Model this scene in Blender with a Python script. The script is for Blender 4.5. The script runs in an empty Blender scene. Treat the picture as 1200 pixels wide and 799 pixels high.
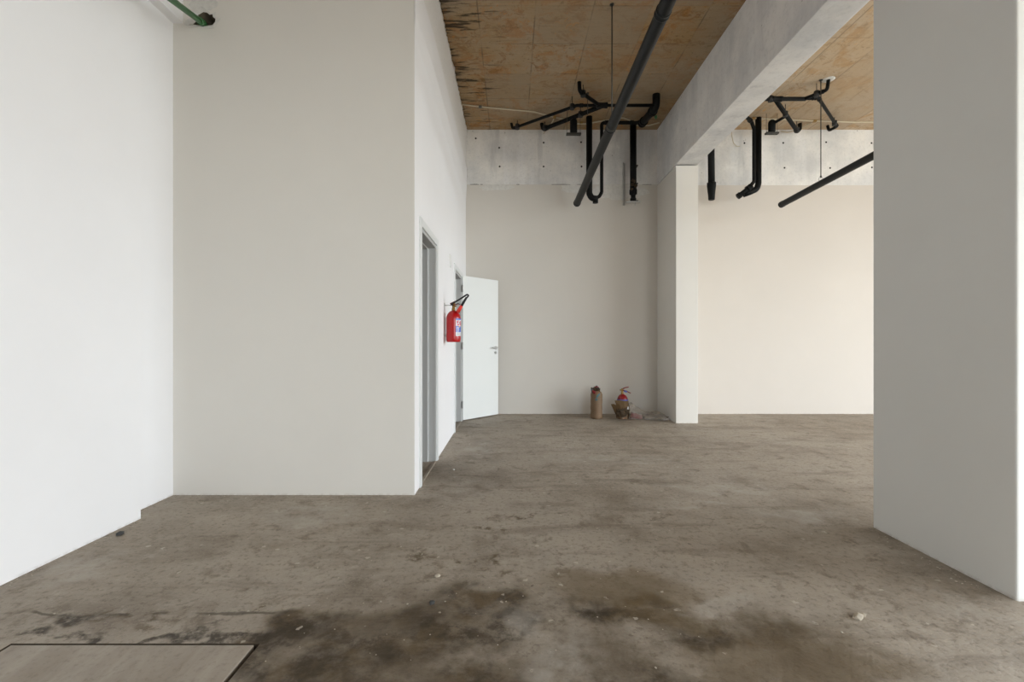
import bpy, bmesh, math, random
from mathutils import Vector, Matrix, noise

random.seed(7)
C = bpy.context.scene.collection
F = 540.0                      # focal length in pixels of the 1200x799 frame
EYE = 1.15                     # camera height
CEIL = 4.48


def P(px, py, Y):
    """world point seen at pixel (px, py) at real depth Y"""
    return Vector(((px - 600.0) / F * Y, Y, EYE + (399.5 - py) / F * Y))


# ------------------------------------------------------------------ materials
class NT:
    def __init__(self, name):
        self.m = bpy.data.materials.new(name)
        self.m.use_nodes = True
        self.t = self.m.node_tree
        self.n = self.t.nodes
        self.b = self.n['Principled BSDF']
        self.tc = self.n.new('ShaderNodeTexCoord')
        self.pos = self.tc.outputs['Object']

    def link(self, a, b):
        self.t.links.new(a, b)

    def setin(self, sock, v):
        if isinstance(v, bpy.types.NodeSocket):
            self.link(v, sock)
        elif isinstance(v, (tuple, list)) and len(v) == 3 and sock.type == 'RGBA':
            sock.default_value = (*v, 1)
        else:
            sock.default_value = v

    def noise(self, scale, detail=4, rough=.55, vec=None, dist=0.0):
        x = self.n.new('ShaderNodeTexNoise')
        x.inputs['Scale'].default_value = scale
        x.inputs['Detail'].default_value = detail
        x.inputs['Roughness'].default_value = rough
        x.inputs['Distortion'].default_value = dist
        self.link(vec or self.pos, x.inputs['Vector'])
        return x.outputs['Fac']

    def noisecol(self, scale, detail=3, vec=None):
        x = self.n.new('ShaderNodeTexNoise')
        x.inputs['Scale'].default_value = scale
        x.inputs['Detail'].default_value = detail
        self.link(vec or self.pos, x.inputs['Vector'])
        return x.outputs['Color']

    def mapping(self, scale=(1, 1, 1), loc=(0, 0, 0), rot=(0, 0, 0), vec=None):
        x = self.n.new('ShaderNodeMapping')
        x.inputs['Scale'].default_value = scale
        x.inputs['Location'].default_value = loc
        x.inputs['Rotation'].default_value = rot
        self.link(vec or self.pos, x.inputs['Vector'])
        return x.outputs['Vector']

    def math(self, op, a, b=0.0, c=None, clamp=False):
        x = self.n.new('ShaderNodeMath')
        x.operation = op
        x.use_clamp = clamp
        self.setin(x.inputs[0], a)
        self.setin(x.inputs[1], b)
        if c is not None:
            self.setin(x.inputs[2], c)
        return x.outputs[0]

    def vmath(self, op, a, b=(0, 0, 0)):
        x = self.n.new('ShaderNodeVectorMath')
        x.operation = op
        self.setin(x.inputs[0], a)
        self.setin(x.inputs[1], b)
        return x.outputs['Value'] if op in ('LENGTH', 'DISTANCE', 'DOT_PRODUCT') else x.outputs['Vector']

    def vscale(self, a, s):
        x = self.n.new('ShaderNodeVectorMath')
        x.operation = 'SCALE'
        self.link(a, x.inputs[0])
        x.inputs['Scale'].default_value = s
        return x.outputs['Vector']

    def rng(self, v, a, b, lo=0.0, hi=1.0, smooth=True):
        x = self.n.new('ShaderNodeMapRange')
        x.interpolation_type = 'SMOOTHSTEP' if smooth else 'LINEAR'
        self.setin(x.inputs['Value'], v)
        x.inputs['From Min'].default_value = a
        x.inputs['From Max'].default_value = b
        x.inputs['To Min'].default_value = lo
        x.inputs['To Max'].default_value = hi
        return x.outputs['Result']

    def mix(self, fac, a, b, mode='MIX'):
        x = self.n.new('ShaderNodeMix')
        x.data_type = 'RGBA'
        x.blend_type = mode
        self.setin(x.inputs[0], fac)
        self.setin(x.inputs[6], a)
        self.setin(x.inputs[7], b)
        return x.outputs[2]

    def sep(self, v=None):
        x = self.n.new('ShaderNodeSeparateXYZ')
        self.link(v or self.pos, x.inputs[0])
        return x.outputs

    def bump(self, h, strength=.3, dist=.01):
        x = self.n.new('ShaderNodeBump')
        x.inputs['Strength'].default_value = strength
        x.inputs['Distance'].default_value = dist
        self.link(h, x.inputs['Height'])
        self.link(x.outputs['Normal'], self.b.inputs['Normal'])

    def col(self, c):
        self.setin(self.b.inputs['Base Color'], c)

    def rough(self, r):
        self.setin(self.b.inputs['Roughness'], r)


def simple(name, col, rough=.5, metal=0.0, var=.12, scale=14, spec=.5):
    m = NT(name)
    d = tuple(c * (1 - var) for c in col)
    u = tuple(min(1, c * (1 + var)) for c in col)
    m.col(m.mix(m.noise(scale, 4), d, u))
    m.rough(rough)
    m.b.inputs['Metallic'].default_value = metal
    m.b.inputs['Specular IOR Level'].default_value = spec
    return m.m


def paint(name, col, dirt=.25, bump=.08):
    m = NT(name)
    n = m.noise(.9, 5, .6)
    n2 = m.noise(6, 4)
    c = m.mix(m.rng(n, .3, .75), tuple(x * .965 for x in col), col)
    c = m.mix(m.rng(n2, .35, .8, 0, .35), c, tuple(x * .965 for x in col))
    # dust and splashes just above the floor
    z = m.sep()[2]
    low = m.math('MULTIPLY', m.rng(z, .003, .02, 1, 0), m.rng(m.noise(25, 4), .40, .60))
    c = m.mix(m.math('MULTIPLY', low, dirt), c, (.30, .24, .18))
    m.col(c)
    m.rough(.85)
    m.b.inputs['Specular IOR Level'].default_value = .25
    h = m.math('ADD', m.math('MULTIPLY', m.noise(3, 3), .8), m.math('MULTIPLY', m.noise(160, 2), .06))
    m.bump(h, bump, .02)
    return m.m


M = {}
M['white'] = paint('white_wall_paint', (.86, .853, .862))
M['offwhite'] = paint('off_white_wall_paint', (.745, .722, .676))
M['beige_dim'] = paint('dimmed_beige_wall_paint', (.65, .62, .573))  # warmer off-white, darkened in colour to tone down the strongly lit back wall
M['pale_grey'] = paint('pale_grey_wall_paint', (.78, .785, .762))
M['cream'] = paint('cream_wall_paint', (.635, .59, .538))


def concrete_mat(name, base=(.40, .395, .38), warm=(.46, .43, .38)):
    m = NT(name)
    st = m.noise(1.0, 5, .6, m.mapping((5, 5, .55)))
    n = m.noise(1.6, 6, .62)
    f = m.noise(26, 5, .65)
    c = m.mix(m.rng(n, .3, .72), tuple(x * .86 for x in base), warm)
    c = m.mix(m.rng(st, .42, .30, 0, .5), c, tuple(x * .70 for x in base))
    c = m.mix(m.rng(st, .45, .7, 0, .5), c, tuple(min(.86, x * 1.15) for x in base))
    c = m.mix(m.rng(f, .3, .5, .22, 0), c, tuple(x * .55 for x in base))
    v = m.n.new('ShaderNodeTexVoronoi')
    v.inputs['Scale'].default_value = 9
    m.link(m.pos, v.inputs['Vector'])
    pits = m.math('MULTIPLY', m.rng(v.outputs['Distance'], .05, .10, 1, 0), m.rng(m.noise(5, 2), .52, .6))
    c = m.mix(m.math('MULTIPLY', pits, .6), c, (.14, .13, .12))
    white = m.math('MULTIPLY', m.rng(m.noise(3.2, 6, .7), .58, .72), .55)
    c = m.mix(white, c, (.86, .855, .84))
    m.col(c)
    m.rough(.9)
    m.b.inputs['Specular IOR Level'].default_value = .25
    m.bump(m.math('ADD', m.math('MULTIPLY', f, .4), m.math('MULTIPLY', m.noise(4, 5), 1.0)), .25, .02)
    return m.m


M['concrete'] = concrete_mat('cast_concrete', (.74, .75, .765), (.86, .85, .835))
M['concrete_back'] = concrete_mat('cast_concrete_ring_beam', (.70, .70, .70), (.83, .81, .775))


def ceiling_mat(name, tan, grey, rust, gx, gy, px, py, grain_x, seam_y=True, edge_stain=None):
    """board-marked slab soffit: panel seams at gx+k*px / gy+k*py, rust blotches, grain"""
    m = NT(name)
    s = m.sep()
    w = m.noise(1.3, 4)
    n1 = m.noise(1.1, 6, .6)
    n2 = m.noise(3.6, 6, .68, None, .6)
    gr = m.noise(1.0, 6, .7, m.mapping((2.2, 26, 1) if grain_x else (26, 2.2, 1)))
    fine = m.noise(38, 4, .6)
    c = m.mix(m.rng(n1, .34, .68), grey, tan)
    c = m.mix(m.rng(n2, .49, .64, 0, .55), c, rust)
    c = m.mix(m.rng(m.noise(6.5, 6, .7), .40, .30, 0, .6), c, tuple(x * .45 for x in tan))
    c = m.mix(m.rng(gr, .50, .75, 0, .6), c, tuple(x * .55 for x in tan))
    c = m.mix(m.rng(fine, .55, .75, 0, .35), c, tuple(x * .6 for x in grey))
    c = m.mix(m.rng(m.noise(19, 6, .75), .44, .34, 0, .55), c, tuple(x * .38 for x in tan))
    c = m.mix(m.rng(m.noise(13, 6, .75), .56, .68, 0, .45), c, tuple(min(1, x * 1.3) for x in grey))
    c = m.mix(m.rng(m.noise(4.2, 7, .75, None, .9), .52, .64, 0, .5), c, tuple(x * .55 for x in rust))
    # thin bright rust flecks
    fl = m.math('MULTIPLY', m.rng(m.noise(9, 5, .7, None, 1.2), .60, .66), m.rng(m.noise(1.7, 3), .45, .62))
    c = m.mix(m.math('MULTIPLY', fl, .8), c, tuple(min(1, x * 1.45) for x in rust))
    # per-panel tone
    cx = m.math('FLOOR', m.math('DIVIDE', m.math('SUBTRACT', s[0], gx), px))
    cy = m.math('FLOOR', m.math('DIVIDE', m.math('SUBTRACT', s[1], gy), py))
    comb = m.n.new('ShaderNodeCombineXYZ')
    m.link(cx, comb.inputs[0])
    m.link(cy, comb.inputs[1])
    wn = m.n.new('ShaderNodeTexWhiteNoise')
    wn.noise_dimensions = '2D'
    m.link(comb.outputs[0], wn.inputs['Vector'])
    c = m.mix(m.rng(wn.outputs['Value'], .2, 1, 0, .6, False), c, tuple(x * .82 for x in grey))

    def seam(v, g, p, wd):
        r = m.math('DIVIDE', m.math('SUBTRACT', v, g), p)
        fr = m.math('ABSOLUTE', m.math('SUBTRACT', m.math('FRACT', m.math('ADD', r, .5)), .5))
        return m.rng(m.math('MULTIPLY', fr, p), wd * .4, wd, 1, 0)
    sx = seam(s[0], gx, px, .010)
    sy = seam(s[1], gy, py, .009)
    sm = m.math('MAXIMUM', sx, m.math('MULTIPLY', sy, .75)) if seam_y else sx
    sm = m.math('MULTIPLY', sm, m.rng(m.noise(2.4, 3), .38, .62, .08, .62))
    c = m.mix(sm, c, tuple(x * .36 for x in grey))
    if edge_stain is not None:
        x0, wd = edge_stain
        bl = m.noise(1.0, 5, .62, m.mapping((2.6, 21, 1)), .35)
        reach = m.rng(m.math('ADD', s[0], m.math('MULTIPLY', m.noise(1.9, 4), .6)), x0 + .3, x0 + .3 + wd, 1, 0)
        clus = m.rng(m.noise(1.0, 3, .6, m.mapping((.8, 2.6, 1), (3, 1, 0))), .40, .60)
        k = m.math('MULTIPLY', m.rng(m.math('ADD', bl, m.math('MULTIPLY', m.math('MULTIPLY', reach, clus), .15)), .585, .68), m.rng(reach, .02, .35))
        gl = m.math('MULTIPLY', m.rng(s[0], x0, x0 + .22, 1, 0), m.rng(m.noise(5, 4), .35, .6))
        c = m.mix(m.math('MULTIPLY', gl, .45), c, (.10, .07, .04))
        c = m.mix(m.math('MULTIPLY', k, .9), c, (.035, .028, .02))
    m.col(c)
    m.rough(.88)
    m.b.inputs['Specular IOR Level'].default_value = .2
    m.bump(m.math('SUBTRACT', m.math('MULTIPLY', gr, .4), sm), .35, .01)
    return m.m


M['ceiling'] = ceiling_mat('stained_slab_soffit', (.355, .235, .115), (.37, .29, .20), (.36, .145, .028), .235, 4.58, .58, .585,
                           True, True, (-.80, .85))
M['ceiling_r'] = ceiling_mat('timber_marked_soffit', (.54, .39, .235), (.54, .435, .32), (.46, .25, .085), 4.12, 5.06, .54, 2.3,
                             False, True, None)


def floor_mat():
    m = NT('worn_concrete_floor')
    p = m.pos
    warp = m.vscale(m.vmath('SUBTRACT', m.noisecol(3.2, 5), (.5, .5, .5)), .55)
    pw = m.vmath('ADD', p, warp)
    n0 = m.noise(.55, 5, .6)
    n1 = m.noise(2.2, 7, .66)
    sw = m.noise(1.0, 6, .62, m.mapping((1.2, 5.0, 1), (0, 0, 0), (0, 0, .45)), .8)
    f = m.noise(34, 6, .7)
    n2 = m.noise(6.5, 7, .70, None, .4)
    c = m.mix(m.rng(n0, .36, .66), (.30, .255, .202), (.40, .355, .297))
    c = m.mix(m.rng(n1, .42, .66, 0, .60), c, (.41, .357, .292))
    c = m.mix(m.rng(n1, .48, .32, 0, .55), c, (.185, .148, .108))
    c = m.mix(m.rng(sw, .50, .70, 0, .60), c, (.19, .155, .118))
    c = m.mix(m.rng(n2, .46, .34, 0, .60), c, (.15, .118, .084))
    c = m.mix(m.rng(n2, .56, .68, 0, .45), c, (.46, .405, .34))
    c = m.mix(m.rng(f, .34, .50, .50, 0), c, (.12, .095, .068))
    c = m.mix(m.rng(m.noise(90, 3, .7), .56, .70, 0, .38), c, (.50, .455, .40))

    def blob(x, y, rx, ry, soft=.6):
        d = m.vmath('SUBTRACT', pw, (x, y, 0))
        d = m.vmath('MULTIPLY', d, (1 / rx, 1 / ry, 0))
        return m.rng(m.vmath('LENGTH', d), 1 - soft, 1.0, 1, 0)

    def union(bs):
        u = bs[0]
        for b in bs[1:]:
            u = m.math('MAXIMUM', u, b)
        return u
    # oily brown stains
    st = union([blob(-.42, 1.80, .52, .24), blob(-.12, 2.02, .34, .22), blob(.52, 1.98, .42, .20),
                blob(-.66, 1.58, .50, .28), blob(-.10, 1.45, .50, .3), blob(.86, 1.84, .42, .14),
                blob(.55, 1.50, .42, .2), blob(-.86, 1.83, .22, .12), blob(-1.0, 1.62, .14, .3)])
    brk = m.rng(m.noise(4.5, 6, .68), .34, .60)
    st = m.math('MULTIPLY', st, m.math('ADD', m.math('MULTIPLY', brk, .62), .38))
    c = m.mix(m.math('MULTIPLY', st, .94), c, m.mix(m.rng(n2, .40, .6), (.032, .021, .009), (.105, .072, .035)))
    dk = union([blob(-.55, 1.76, .24, .09), blob(-.02, 1.86, .20, .16), blob(.36, 1.93, .14, .09), blob(-.26, 1.84, .22, .09),
                blob(-.84, 1.80, .16, .07), blob(-.93, 1.66, .06, .22), blob(-1.92, 1.82, .16, .05), blob(-1.78, 1.90, .14, .05), blob(-1.55, 1.78, .35, .03), blob(-1.2, 1.775, .35, .03), blob(.52, 1.93, .14, .07), blob(-1.05, 1.79, .3, .035)])
    dk = m.math('MULTIPLY', dk, m.rng(m.noise(8, 7, .75), .38, .56))
    c = m.mix(m.math('MULTIPLY', dk, .85), c, (.024, .016, .008))
    oc = union([blob(.52, 2.15, .5, .22), blob(1.05, 1.66, .55, .24), blob(.62, 1.93, .3, .1)])
    c = m.mix(m.math('MULTIPLY', oc, .62), c, (.135, .092, .040))
    br = union([blob(.15, 1.45, 1.25, .62, .75), blob(-.5, 1.7, .8, .5, .8), blob(.75, 1.75, .9, .42, .8)])  # broad foreground browning: staining plus lighting falloff painted into the colour
    c = m.mix(m.math('MULTIPLY', br, m.rng(n1, .60, .36, .22, .72)), c, (.105, .076, .044))
    # little brown splashes
    sp = union([blob(-.10, 2.43, .16, .05, .8), blob(-.09, 2.33, .16, .05, .8), blob(-.15, 2.83, .09, .05, .8), blob(-.30, 2.38, .12, .05, .8),
                blob(-1.05, 1.93, .05, .04, .8), blob(.08, 3.05, .2, .04, .8), blob(-.44, 2.45, .1, .06, .8), blob(-1.6, 1.9, .35, .07, .9)])
    sp = m.math('MULTIPLY', sp, m.rng(m.noise(15, 5, .7), .46, .58))
    c = m.mix(m.math('MULTIPLY', sp, .8), c, (.085, .055, .022))
    # broad pale patches broken up by noise
    pale = union([blob(.04, 1.83, .12, .16), blob(.20, 1.62, .26, .17), blob(-1.35, 3.05, .4, .22), blob(-.33, 5.0, .22, .55),
                  blob(1.6, 3.6, .7, .12), blob(1.25, 3.25, .5, .10), blob(1.95, 3.05, .45, .14), blob(1.0, 4.5, 1.0, .25), blob(2.05, 1.98, .35, .16),
                  blob(-2.15, 2.3, .3, .22), blob(.95, 2.02, .18, .09)])
    pale = m.math('MULTIPLY', pale, m.rng(m.noise(5, 6, .66), .34, .66))
    c = m.mix(m.math('MULTIPLY', pale, .5), c, (.47, .435, .385))
    # scattered specks of paint and mortar
    v = m.n.new('ShaderNodeTexVoronoi')
    v.inputs['Scale'].default_value = 11
    m.link(m.vmath('ADD', p, m.vscale(m.noisecol(40, 2), .035)), v.inputs['Vector'])
    sepc = m.n.new('ShaderNodeSeparateColor')
    m.link(v.outputs['Color'], sepc.inputs[0])
    spk = m.math('MULTIPLY', m.rng(v.outputs['Distance'], .09, .14, 1, 0), m.rng(sepc.outputs[0], .70, .72))
    c = m.mix(m.math('MULTIPLY', spk, .55), c, (.60, .54, .45))
    spd = m.math('MULTIPLY', m.rng(v.outputs['Distance'], .07, .12, 1, 0), m.rng(sepc.outputs[1], .80, .82))
    c = m.mix(m.math('MULTIPLY', spd, .6), c, (.09, .07, .05))
    # hairline cracks
    xy = m.sep(m.vmath('ADD', p, m.vscale(m.vmath('SUBTRACT', m.noisecol(6, 4), (.5, .5, .5)), .10)))
    ck = m.math('MULTIPLY', m.rng(m.math('ABSOLUTE', m.math('SUBTRACT', xy[1], 1.945)), .004, .012, 1, 0), m.rng(xy[0], -.9, -.98))
    ck = m.math('MULTIPLY', ck, m.rng(m.noise(5, 3), .42, .55))
    c = m.mix(m.math('MULTIPLY', ck, .7), c, (.06, .045, .03))
    m.col(c)
    m.rough(m.rng(n1, .3, .7, .62, .85))
    m.b.inputs['Specular IOR Level'].default_value = .35
    h = m.math('ADD', m.math('MULTIPLY', n1, .9), m.math('MULTIPLY', f, .28))
    h = m.math('ADD', h, m.math('MULTIPLY', m.noise(9, 5), .5))
    h = m.math('ADD', h, m.math('MULTIPLY', sw, .5))
    m.bump(h, .6, .02)
    return m.m


M['floor'] = floor_mat()


def hatch_mat():
    m = NT('trowelled_cement_cover')
    sw = m.noise(1.0, 6, .6, m.mapping((7, 1.6, 1), (0, 0, 0), (0, 0, .5)), 1.0)
    f = m.noise(40, 5, .7)
    c = m.mix(m.rng(sw, .35, .7), (.30, .255, .205), (.39, .345, .29))
    c = m.mix(m.rng(m.noise(2.2, 5), .4, .7, 0, .5), c, (.44, .395, .335))
    c = m.mix(m.rng(f, .32, .5, .3, 0), c, (.15, .125, .1))
    m.col(c)
    m.rough(.75)
    m.bump(m.math('ADD', sw, m.math('MULTIPLY', f, .2)), .3, .01)
    return m.m


M['hatch'] = hatch_mat()
M['gap'] = simple('dark_earth', (.05, .036, .022), .95)
M['pvc'] = simple('black_pvc', (.005, .0055, .0055), .55, 0, .2, 8, .15)
M['pvc_grey'] = simple('dark_grey_pvc', (.009, .010, .010), .5, 0, .15, 6, .25)
M['pvc_edge'] = simple('black_rubber', (.012, .012, .012), .6)
M['steel'] = simple('dull_galvanised_steel', (.50, .50, .49), .5, .2)
M['dark_steel'] = simple('dark_threaded_steel', (.06, .058, .052), .55, .5)
M['chrome'] = simple('satin_nickel', (.56, .55, .53), .28, .95)
M['conduit'] = simple('cream_conduit', (.56, .49, .36), .55)
M['connector'] = simple('orange_conduit_joint', (.34, .20, .055), .6)
M['greybox'] = simple('grey_clip', (.12, .11, .10), .6)
M['green'] = simple('green_plastic_pipe', (.05, .165, .06), .42, 0, .1)
M['hole'] = simple('broken_masonry', (.16, .135, .10), .95, 0, .5, 22)
M['mortar'] = simple('rough_grey_mortar', (.66, .65, .62), .95, 0, .2, 30)
M['plaster'] = simple('rough_plaster', (.80, .79, .775), .95, 0, .10, 40)
M['laminate'] = simple('white_door_laminate', (.73, .745, .73), .42, 0, .02, 2)
M['casing'] = simple('white_door_casing', (.72, .73, .73), .45, 0, .03, 2)
M['jamb'] = simple('grey_door_jamb', (.46, .465, .46), .5, 0, .03, 2)
M['plate'] = simple('white_plastic_plate', (.74, .74, .73), .4, 0, .03)
M['red'] = simple('red_enamel', (.40, .004, .007), .28, 0, .06, 3)
M['red_dim'] = simple('shaded_red_enamel', (.20, .005, .010), .35, 0, .1, 6)  # red enamel with the shade of the back corner put into its colour
M['red_bright'] = simple('bright_red_plastic', (.68, .035, .02), .4, 0, .06)
M['red_dark'] = simple('worn_red_plastic', (.20, .010, .012), .5, 0, .2)
M['black'] = simple('black_rubber_hose', (.014, .013, .013), .5)
M['brass'] = simple('brass_valve', (.30, .18, .05), .45, .6)
M['kraft'] = simple('brown_kraft_wrap', (.18, .112, .06), .62, 0, .18, 9)
M['card'] = simple('torn_brown_cardboard', (.115, .066, .024), .8, 0, .35, 16)
M['card_dark'] = simple('burnt_brown_cardboard', (.04, .024, .009), .85, 0, .4, 16)
M['teal'] = simple('teal_tape', (.03, .12, .15), .5, 0, .2)
M['blue'] = simple('blue_band', (.09, .10, .30), .5)
M['lab_white'] = simple('white_label', (.74, .75, .77), .4, 0, .03)
M['lab_blue'] = simple('blue_label', (.10, .16, .52), .4, 0, .05)
M['lab_red'] = simple('red_label_print', (.55, .05, .10), .4)
M['lab_yellow'] = simple('yellow_label_print', (.75, .50, .05), .4)
M['frame_alu'] = simple('anodised_window_frame', (.20, .20, .20), .4, .6)
M['stone_dark'] = simple('dark_stone', (.05, .05, .048), .9)
M['stone_pale'] = simple('pale_mortar_crumb', (.46, .41, .33), .95, 0, .25, 40)
M['tie'] = simple('dark_tie_hole', (.02, .018, .016), .95)


def glass_mat(name, tint=(.97, .985, .98), gloss=.06, rough=.02):
    m = bpy.data.materials.new(name)
    m.use_nodes = True
    t = m.node_tree
    t.nodes.remove(t.nodes['Principled BSDF'])
    tr = t.nodes.new('ShaderNodeBsdfTransparent')
    tr.inputs[0].default_value = (*tint, 1)
    gl = t.nodes.new('ShaderNodeBsdfGlossy')
    gl.inputs['Roughness'].default_value = rough
    mx = t.nodes.new('ShaderNodeMixShader')
    mx.inputs[0].default_value = gloss
    t.links.new(tr.outputs[0], mx.inputs[1])
    t.links.new(gl.outputs[0], mx.inputs[2])
    t.links.new(mx.outputs[0], t.nodes['Material Output'].inputs[0])
    return m


M['glass'] = glass_mat('window_glass')


def film_mat():
    m = bpy.data.materials.new('clear_plastic_film')
    m.use_nodes = True
    t = m.node_tree
    pb = t.nodes['Principled BSDF']
    pb.inputs['Base Color'].default_value = (.36, .32, .28, 1)
    pb.inputs['Roughness'].default_value = .25
    tr = t.nodes.new('ShaderNodeBsdfTransparent')
    tr.inputs[0].default_value = (.93, .92, .90, 1)
    n = t.nodes.new('ShaderNodeTexNoise')
    n.inputs['Scale'].default_value = 16
    n.inputs['Detail'].default_value = 4
    r = t.nodes.new('ShaderNodeMapRange')
    r.inputs['From Min'].default_value = .35
    r.inputs['From Max'].default_value = .7
    r.inputs['To Min'].default_value = .22
    r.inputs['To Max'].default_value = .50
    tc = t.nodes.new('ShaderNodeTexCoord')
    t.links.new(tc.outputs['Object'], n.inputs['Vector'])
    t.links.new(n.outputs['Fac'], r.inputs['Value'])
    mx = t.nodes.new('ShaderNodeMixShader')
    t.links.new(r.outputs['Result'], mx.inputs[0])
    t.links.new(tr.outputs[0], mx.inputs[1])
    t.links.new(pb.outputs[0], mx.inputs[2])
    t.links.new(mx.outputs[0], t.nodes['Material Output'].inputs[0])
    return m


M['film'] = film_mat()

# ------------------------------------------------------------------ mesh helpers


def box(bm, x0, x1, y0, y1, z0, z1, bev=0.0, mi=0):
    vs = [bm.verts.new((x, y, z)) for x in (x0, x1) for y in (y0, y1) for z in (z0, z1)]
    idx = [(0, 1, 3, 2), (4, 6, 7, 5), (0, 4, 5, 1), (2, 3, 7, 6), (0, 2, 6, 4), (1, 5, 7, 3)]
    fs = [bm.faces.new([vs[i] for i in f]) for f in idx]
    for f in fs:
        f.material_index = mi
    if bev > 0:
        es = list({e for f in fs for e in f.edges})
        bmesh.ops.bevel(bm, geom=es, offset=bev, segments=2, affect='EDGES', profile=.5)
    return fs


def fillet(pts, rad, n=7):
    """round every inner corner of a polyline"""
    pts = [Vector(p) for p in pts]
    out = [pts[0]]
    for i in range(1, len(pts) - 1):
        a, b, c = pts[i - 1], pts[i], pts[i + 1]
        u, v = (a - b), (c - b)
        lu, lv = u.length, v.length
        u.normalize()
        v.normalize()
        ang = u.angle(v, math.pi)
        if ang > math.pi - .03:
            out.append(b)
            continue
        d = min(rad / math.tan(ang / 2), lu * .48, lv * .48)
        p0, p1 = b + u * d, b + v * d
        for k in range(n + 1):
            t = k / n
            out.append(p0 * (1 - t) ** 2 + b * 2 * t * (1 - t) + p1 * t * t)
    out.append(pts[-1])
    return out


def tube(bm, pts, r, seg=16, bend=None, caps=True, mi=0):
    """sweep a round section along pts; r is one radius or one per point"""
    pts = fillet(pts, bend) if bend else [Vector(p) for p in pts]
    rs = r if isinstance(r, (list, tuple)) else [r] * len(pts)
    t0 = (pts[1] - pts[0]).normalized()
    up = Vector((0, 0, 1)) if abs(t0.z) < .9 else Vector((0, 1, 0))
    nrm = (up - t0 * up.dot(t0)).normalized()
    rings = []
    for i, p in enumerate(pts):
        if i == 0:
            t = t0
        elif i == len(pts) - 1:
            t = (pts[i] - pts[i - 1]).normalized()
        else:
            t = ((pts[i] - pts[i - 1]).normalized() + (pts[i + 1] - pts[i]).normalized()).normalized()
        nrm = (nrm - t * nrm.dot(t)).normalized()
        bn = t.cross(nrm)
        rings.append([bm.verts.new(p + (nrm * math.cos(2 * math.pi * k / seg) + bn * math.sin(2 * math.pi * k / seg)) * rs[i])
                      for k in range(seg)])
    for a, b in zip(rings, rings[1:]):
        for k in range(seg):
            f = bm.faces.new((a[k], a[(k + 1) % seg], b[(k + 1) % seg], b[k]))
            f.smooth = True
            f.material_index = mi
    if caps:
        bm.faces.new(list(reversed(rings[0]))).material_index = mi
        bm.faces.new(rings[-1]).material_index = mi


def collar(bm, p, d, r, length, seg=18):
    """a pipe coupling around p along d: a band with a raised lip at each end"""
    p, d = Vector(p), Vector(d).normalized()
    h = length / 2
    prof = [(-h, r * .93), (-h, r * 1.06), (-h * .6, r * 1.06), (-h * .55, r), (h * .55, r), (h * .6, r * 1.06), (h, r * 1.06), (h, r * .93)]
    tube(bm, [p + d * s for s, _ in prof], [q for _, q in prof], seg)


def lathe(bm, prof, c=(0, 0, 0), seg=32, mi=0, jitter=0.0, jscale=12, smooth=True):
    c = Vector(c)
    rings = []
    for r, z in prof:
        ring = []
        for k in range(seg):
            a = 2 * math.pi * k / seg
            rr = r
            if jitter:
                rr += jitter * noise.noise(Vector((math.cos(a) * jscale * .1, math.sin(a) * jscale * .1, z * jscale))) * (1 if r > .01 else 0)
            ring.append(bm.verts.new(c + Vector((rr * math.cos(a), rr * math.sin(a), z))))
        rings.append(ring)
    for a, b in zip(rings, rings[1:]):
        for k in range(seg):
            f = bm.faces.new((a[k], a[(k + 1) % seg], b[(k + 1) % seg], b[k]))
            f.smooth = smooth
            f.material_index = mi
    bm.faces.new(list(reversed(rings[0]))).material_index = mi
    bm.faces.new(rings[-1]).material_index = mi


def link(name, bm, mats, parent=None, origin=None):
    """one mesh object; vertices are given in world space, origin moves the pivot"""
    me = bpy.data.meshes.new(name)
    bmesh.ops.recalc_face_normals(bm, faces=bm.faces)
    if origin is None and parent is not None:
        origin = parent.location
    if origin is not None:
        bmesh.ops.translate(bm, verts=bm.verts, vec=-Vector(origin))
    bm.to_mesh(me)
    bm.free()
    for m in (mats if isinstance(mats, (list, tuple)) else [mats]):
        me.materials.append(m)
    o = bpy.data.objects.new(name, me)
    C.objects.link(o)
    if parent is not None:
        o.parent = parent
        o.location = Vector(origin) - Vector(root_loc(parent))
    elif origin is not None:
        o.location = origin
    return o


def root_loc(o):
    v = Vector(o.location)
    while o.parent is not None:
        o = o.parent
        v = v + Vector(o.location)
    return v


def part(name, bm, mat, parent):
    return link(name, bm, mat, parent, root_loc(parent))


def tag(o, label, cat, group=None, kind=None):
    o['label'] = label
    o['category'] = cat
    if group:
        o['group'] = group
    if kind:
        o['kind'] = kind
    return o


def struct(name, bm, mat, parent=None, label=None, cat=None):
    o = link(name, bm, mat, parent) if parent is None else part(name, bm, mat, parent)
    if parent is None:
        o['kind'] = 'structure'
        if label:
            o['label'] = label
            o['category'] = cat
    return o


def thing(name, label, cat, loc, group=None):
    o = bpy.data.objects.new(name, None)
    o.empty_display_size = .1
    C.objects.link(o)
    o.location = loc
    return tag(o, label, cat, group)


B = bmesh.new
# ------------------------------------------------------------------ the room
XL, XLF = -2.405, -2.53          # near and far part of the left wall
YC = 3.44                        # closet front wall
XC = -.727                       # closet side wall
YB = 7.26                        # back wall
XR = 9.5                         # glazed front on the right
YR = -3.6                        # rear of the room
YE = 4.9                         # end of the shopfront on the right
XBL, XBR = 2.288, 2.60           # central beam

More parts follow.
